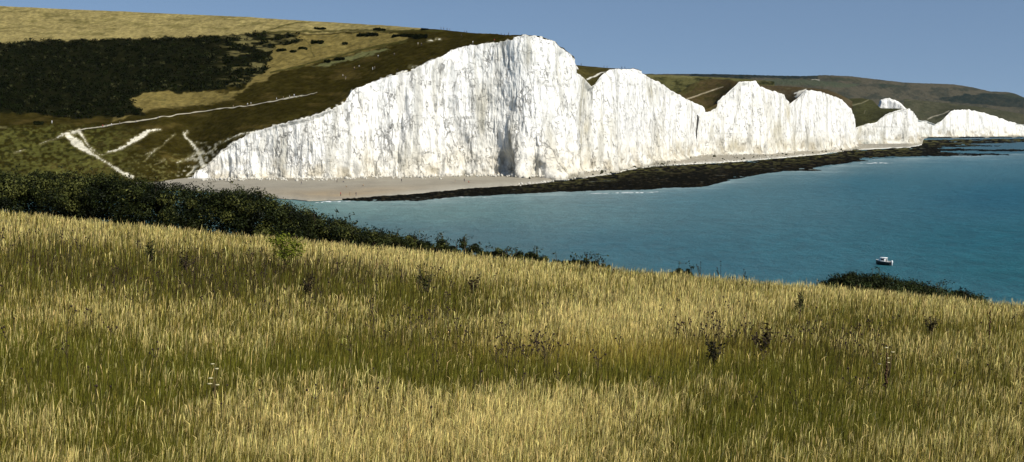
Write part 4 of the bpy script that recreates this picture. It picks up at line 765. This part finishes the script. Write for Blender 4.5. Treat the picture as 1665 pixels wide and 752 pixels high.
v_, f_ = loft([[(-.57, -.25, .62), (-.57, .25, .62), (-.57, .25, 1.16), (-.57, -.25, 1.16)], [(-.545, -.25, .62), (-.545, .25, .62), (-.545, .25, 1.16), (-.545, -.25, 1.16)]]); mesh('doorway', v_, f_, M_glass_shade, parent=cb)  # dark panel painted as the shade inside the open doorway
v_, f_ = loft([rr(-2.08, -1.78, .14, -.1, .05), rr(-2.10, -1.76, .15, .45, .05), rr(-2.14, -1.74, .19, .55, .05), rr(-2.12, -1.76, .17, .85, .06), rr(-2.04, -1.84, .10, .92, .04)]); mesh('outboard_motor', v_, f_, M_white, parent=bt)
# ---------------------------------------------------------------- air, light, camera
def box(name, a_, b_, m_):
    Vv = np.array([(x_, y_, z_) for x_ in (a_[0], b_[0]) for y_ in (a_[1], b_[1]) for z_ in (a_[2], b_[2])], float)
    return mesh(name, Vv, np.array([[0, 1, 3, 2], [4, 6, 7, 5], [0, 4, 5, 1], [2, 3, 7, 6], [0, 2, 6, 4], [1, 5, 7, 3]]), m_)
HAZE = 6.0e-6
mh = bpy.data.materials.new('thin_sea_air'); mh.use_nodes = True; N = mh.node_tree.nodes; N.remove(N['Principled BSDF']); pv = N.new('ShaderNodeVolumePrincipled')
pv.inputs['Color'].default_value = (.72, .84, 1, 1); pv.inputs['Density'].default_value = HAZE; mh.node_tree.links.new(pv.outputs[0], N['Material Output'].inputs['Volume'])
if HAZE: tag(box('haze', (-9500, -400, -40), (68000, 21950, 420), mh), kind='stuff', label='thin summer haze over the bay')
SUN = np.array([.80, -.60, 0]); EL = math.radians(40); SUN = SUN/np.linalg.norm(SUN)*math.cos(EL); SUN[2] = math.sin(EL)
from mathutils import Vector
ld = bpy.data.lights.new('sun', 'SUN'); ld.energy = 4.6; ld.angle = math.radians(.53); ld.color = (1, .95, .86); lo = bpy.data.objects.new('sun', ld); C.objects.link(lo)
lo.rotation_euler = Vector(SUN).to_track_quat('Z', 'Y').to_euler(); lo.location = (0, 0, 300)
wd_ = bpy.data.worlds.new('World'); bpy.context.scene.world = wd_; wd_.use_nodes = True; N = wd_.node_tree.nodes; bg = N['Background']; sk = N.new('ShaderNodeTexSky'); sk.sky_type = 'NISHITA'; sk.sun_disc = False
sk.sun_elevation = EL; sk.sun_rotation = math.atan2(SUN[0], SUN[1]); sk.air_density = 1.0; sk.dust_density = 0; sk.ozone_density = 1.5; sk.altitude = 500
tc = N.new('ShaderNodeTexCoord'); va = N.new('ShaderNodeVectorMath'); va.inputs[1].default_value = (0, 0, .17); vn_ = N.new('ShaderNodeVectorMath'); vn_.operation = 'NORMALIZE'
for a_, b_ in ((tc.outputs['Generated'], va.inputs[0]), (va.outputs[0], vn_.inputs[0]), (vn_.outputs[0], sk.inputs['Vector']), (sk.outputs[0], bg.inputs['Color'])): wd_.node_tree.links.new(a_, b_); bg.inputs['Strength'].default_value = .083
cd = bpy.data.cameras.new('camera'); cd.sensor_width = 36; cd.lens = F/1665*36; cd.clip_end = 600000; cd.clip_start = .1; co = bpy.data.objects.new('camera', cd); C.objects.link(co)
co.location = (0, 0, EYE); co.rotation_euler = (math.pi/2 - TH, 0, 0); sc_ = bpy.context.scene; sc_.camera = co
vs_ = sc_.view_settings; sc_.display_settings.display_device = 'sRGB'; vs_.view_transform = 'Standard'; vs_.look = 'None'; vs_.exposure = .22; vs_.gamma = 1; vs_.use_curve_mapping = False
sc_.cycles.max_bounces = 5; sc_.cycles.diffuse_bounces = 2; sc_.cycles.glossy_bounces = 2; sc_.cycles.transmission_bounces = 3; sc_.cycles.volume_bounces = 0; sc_.cycles.use_denoising = True
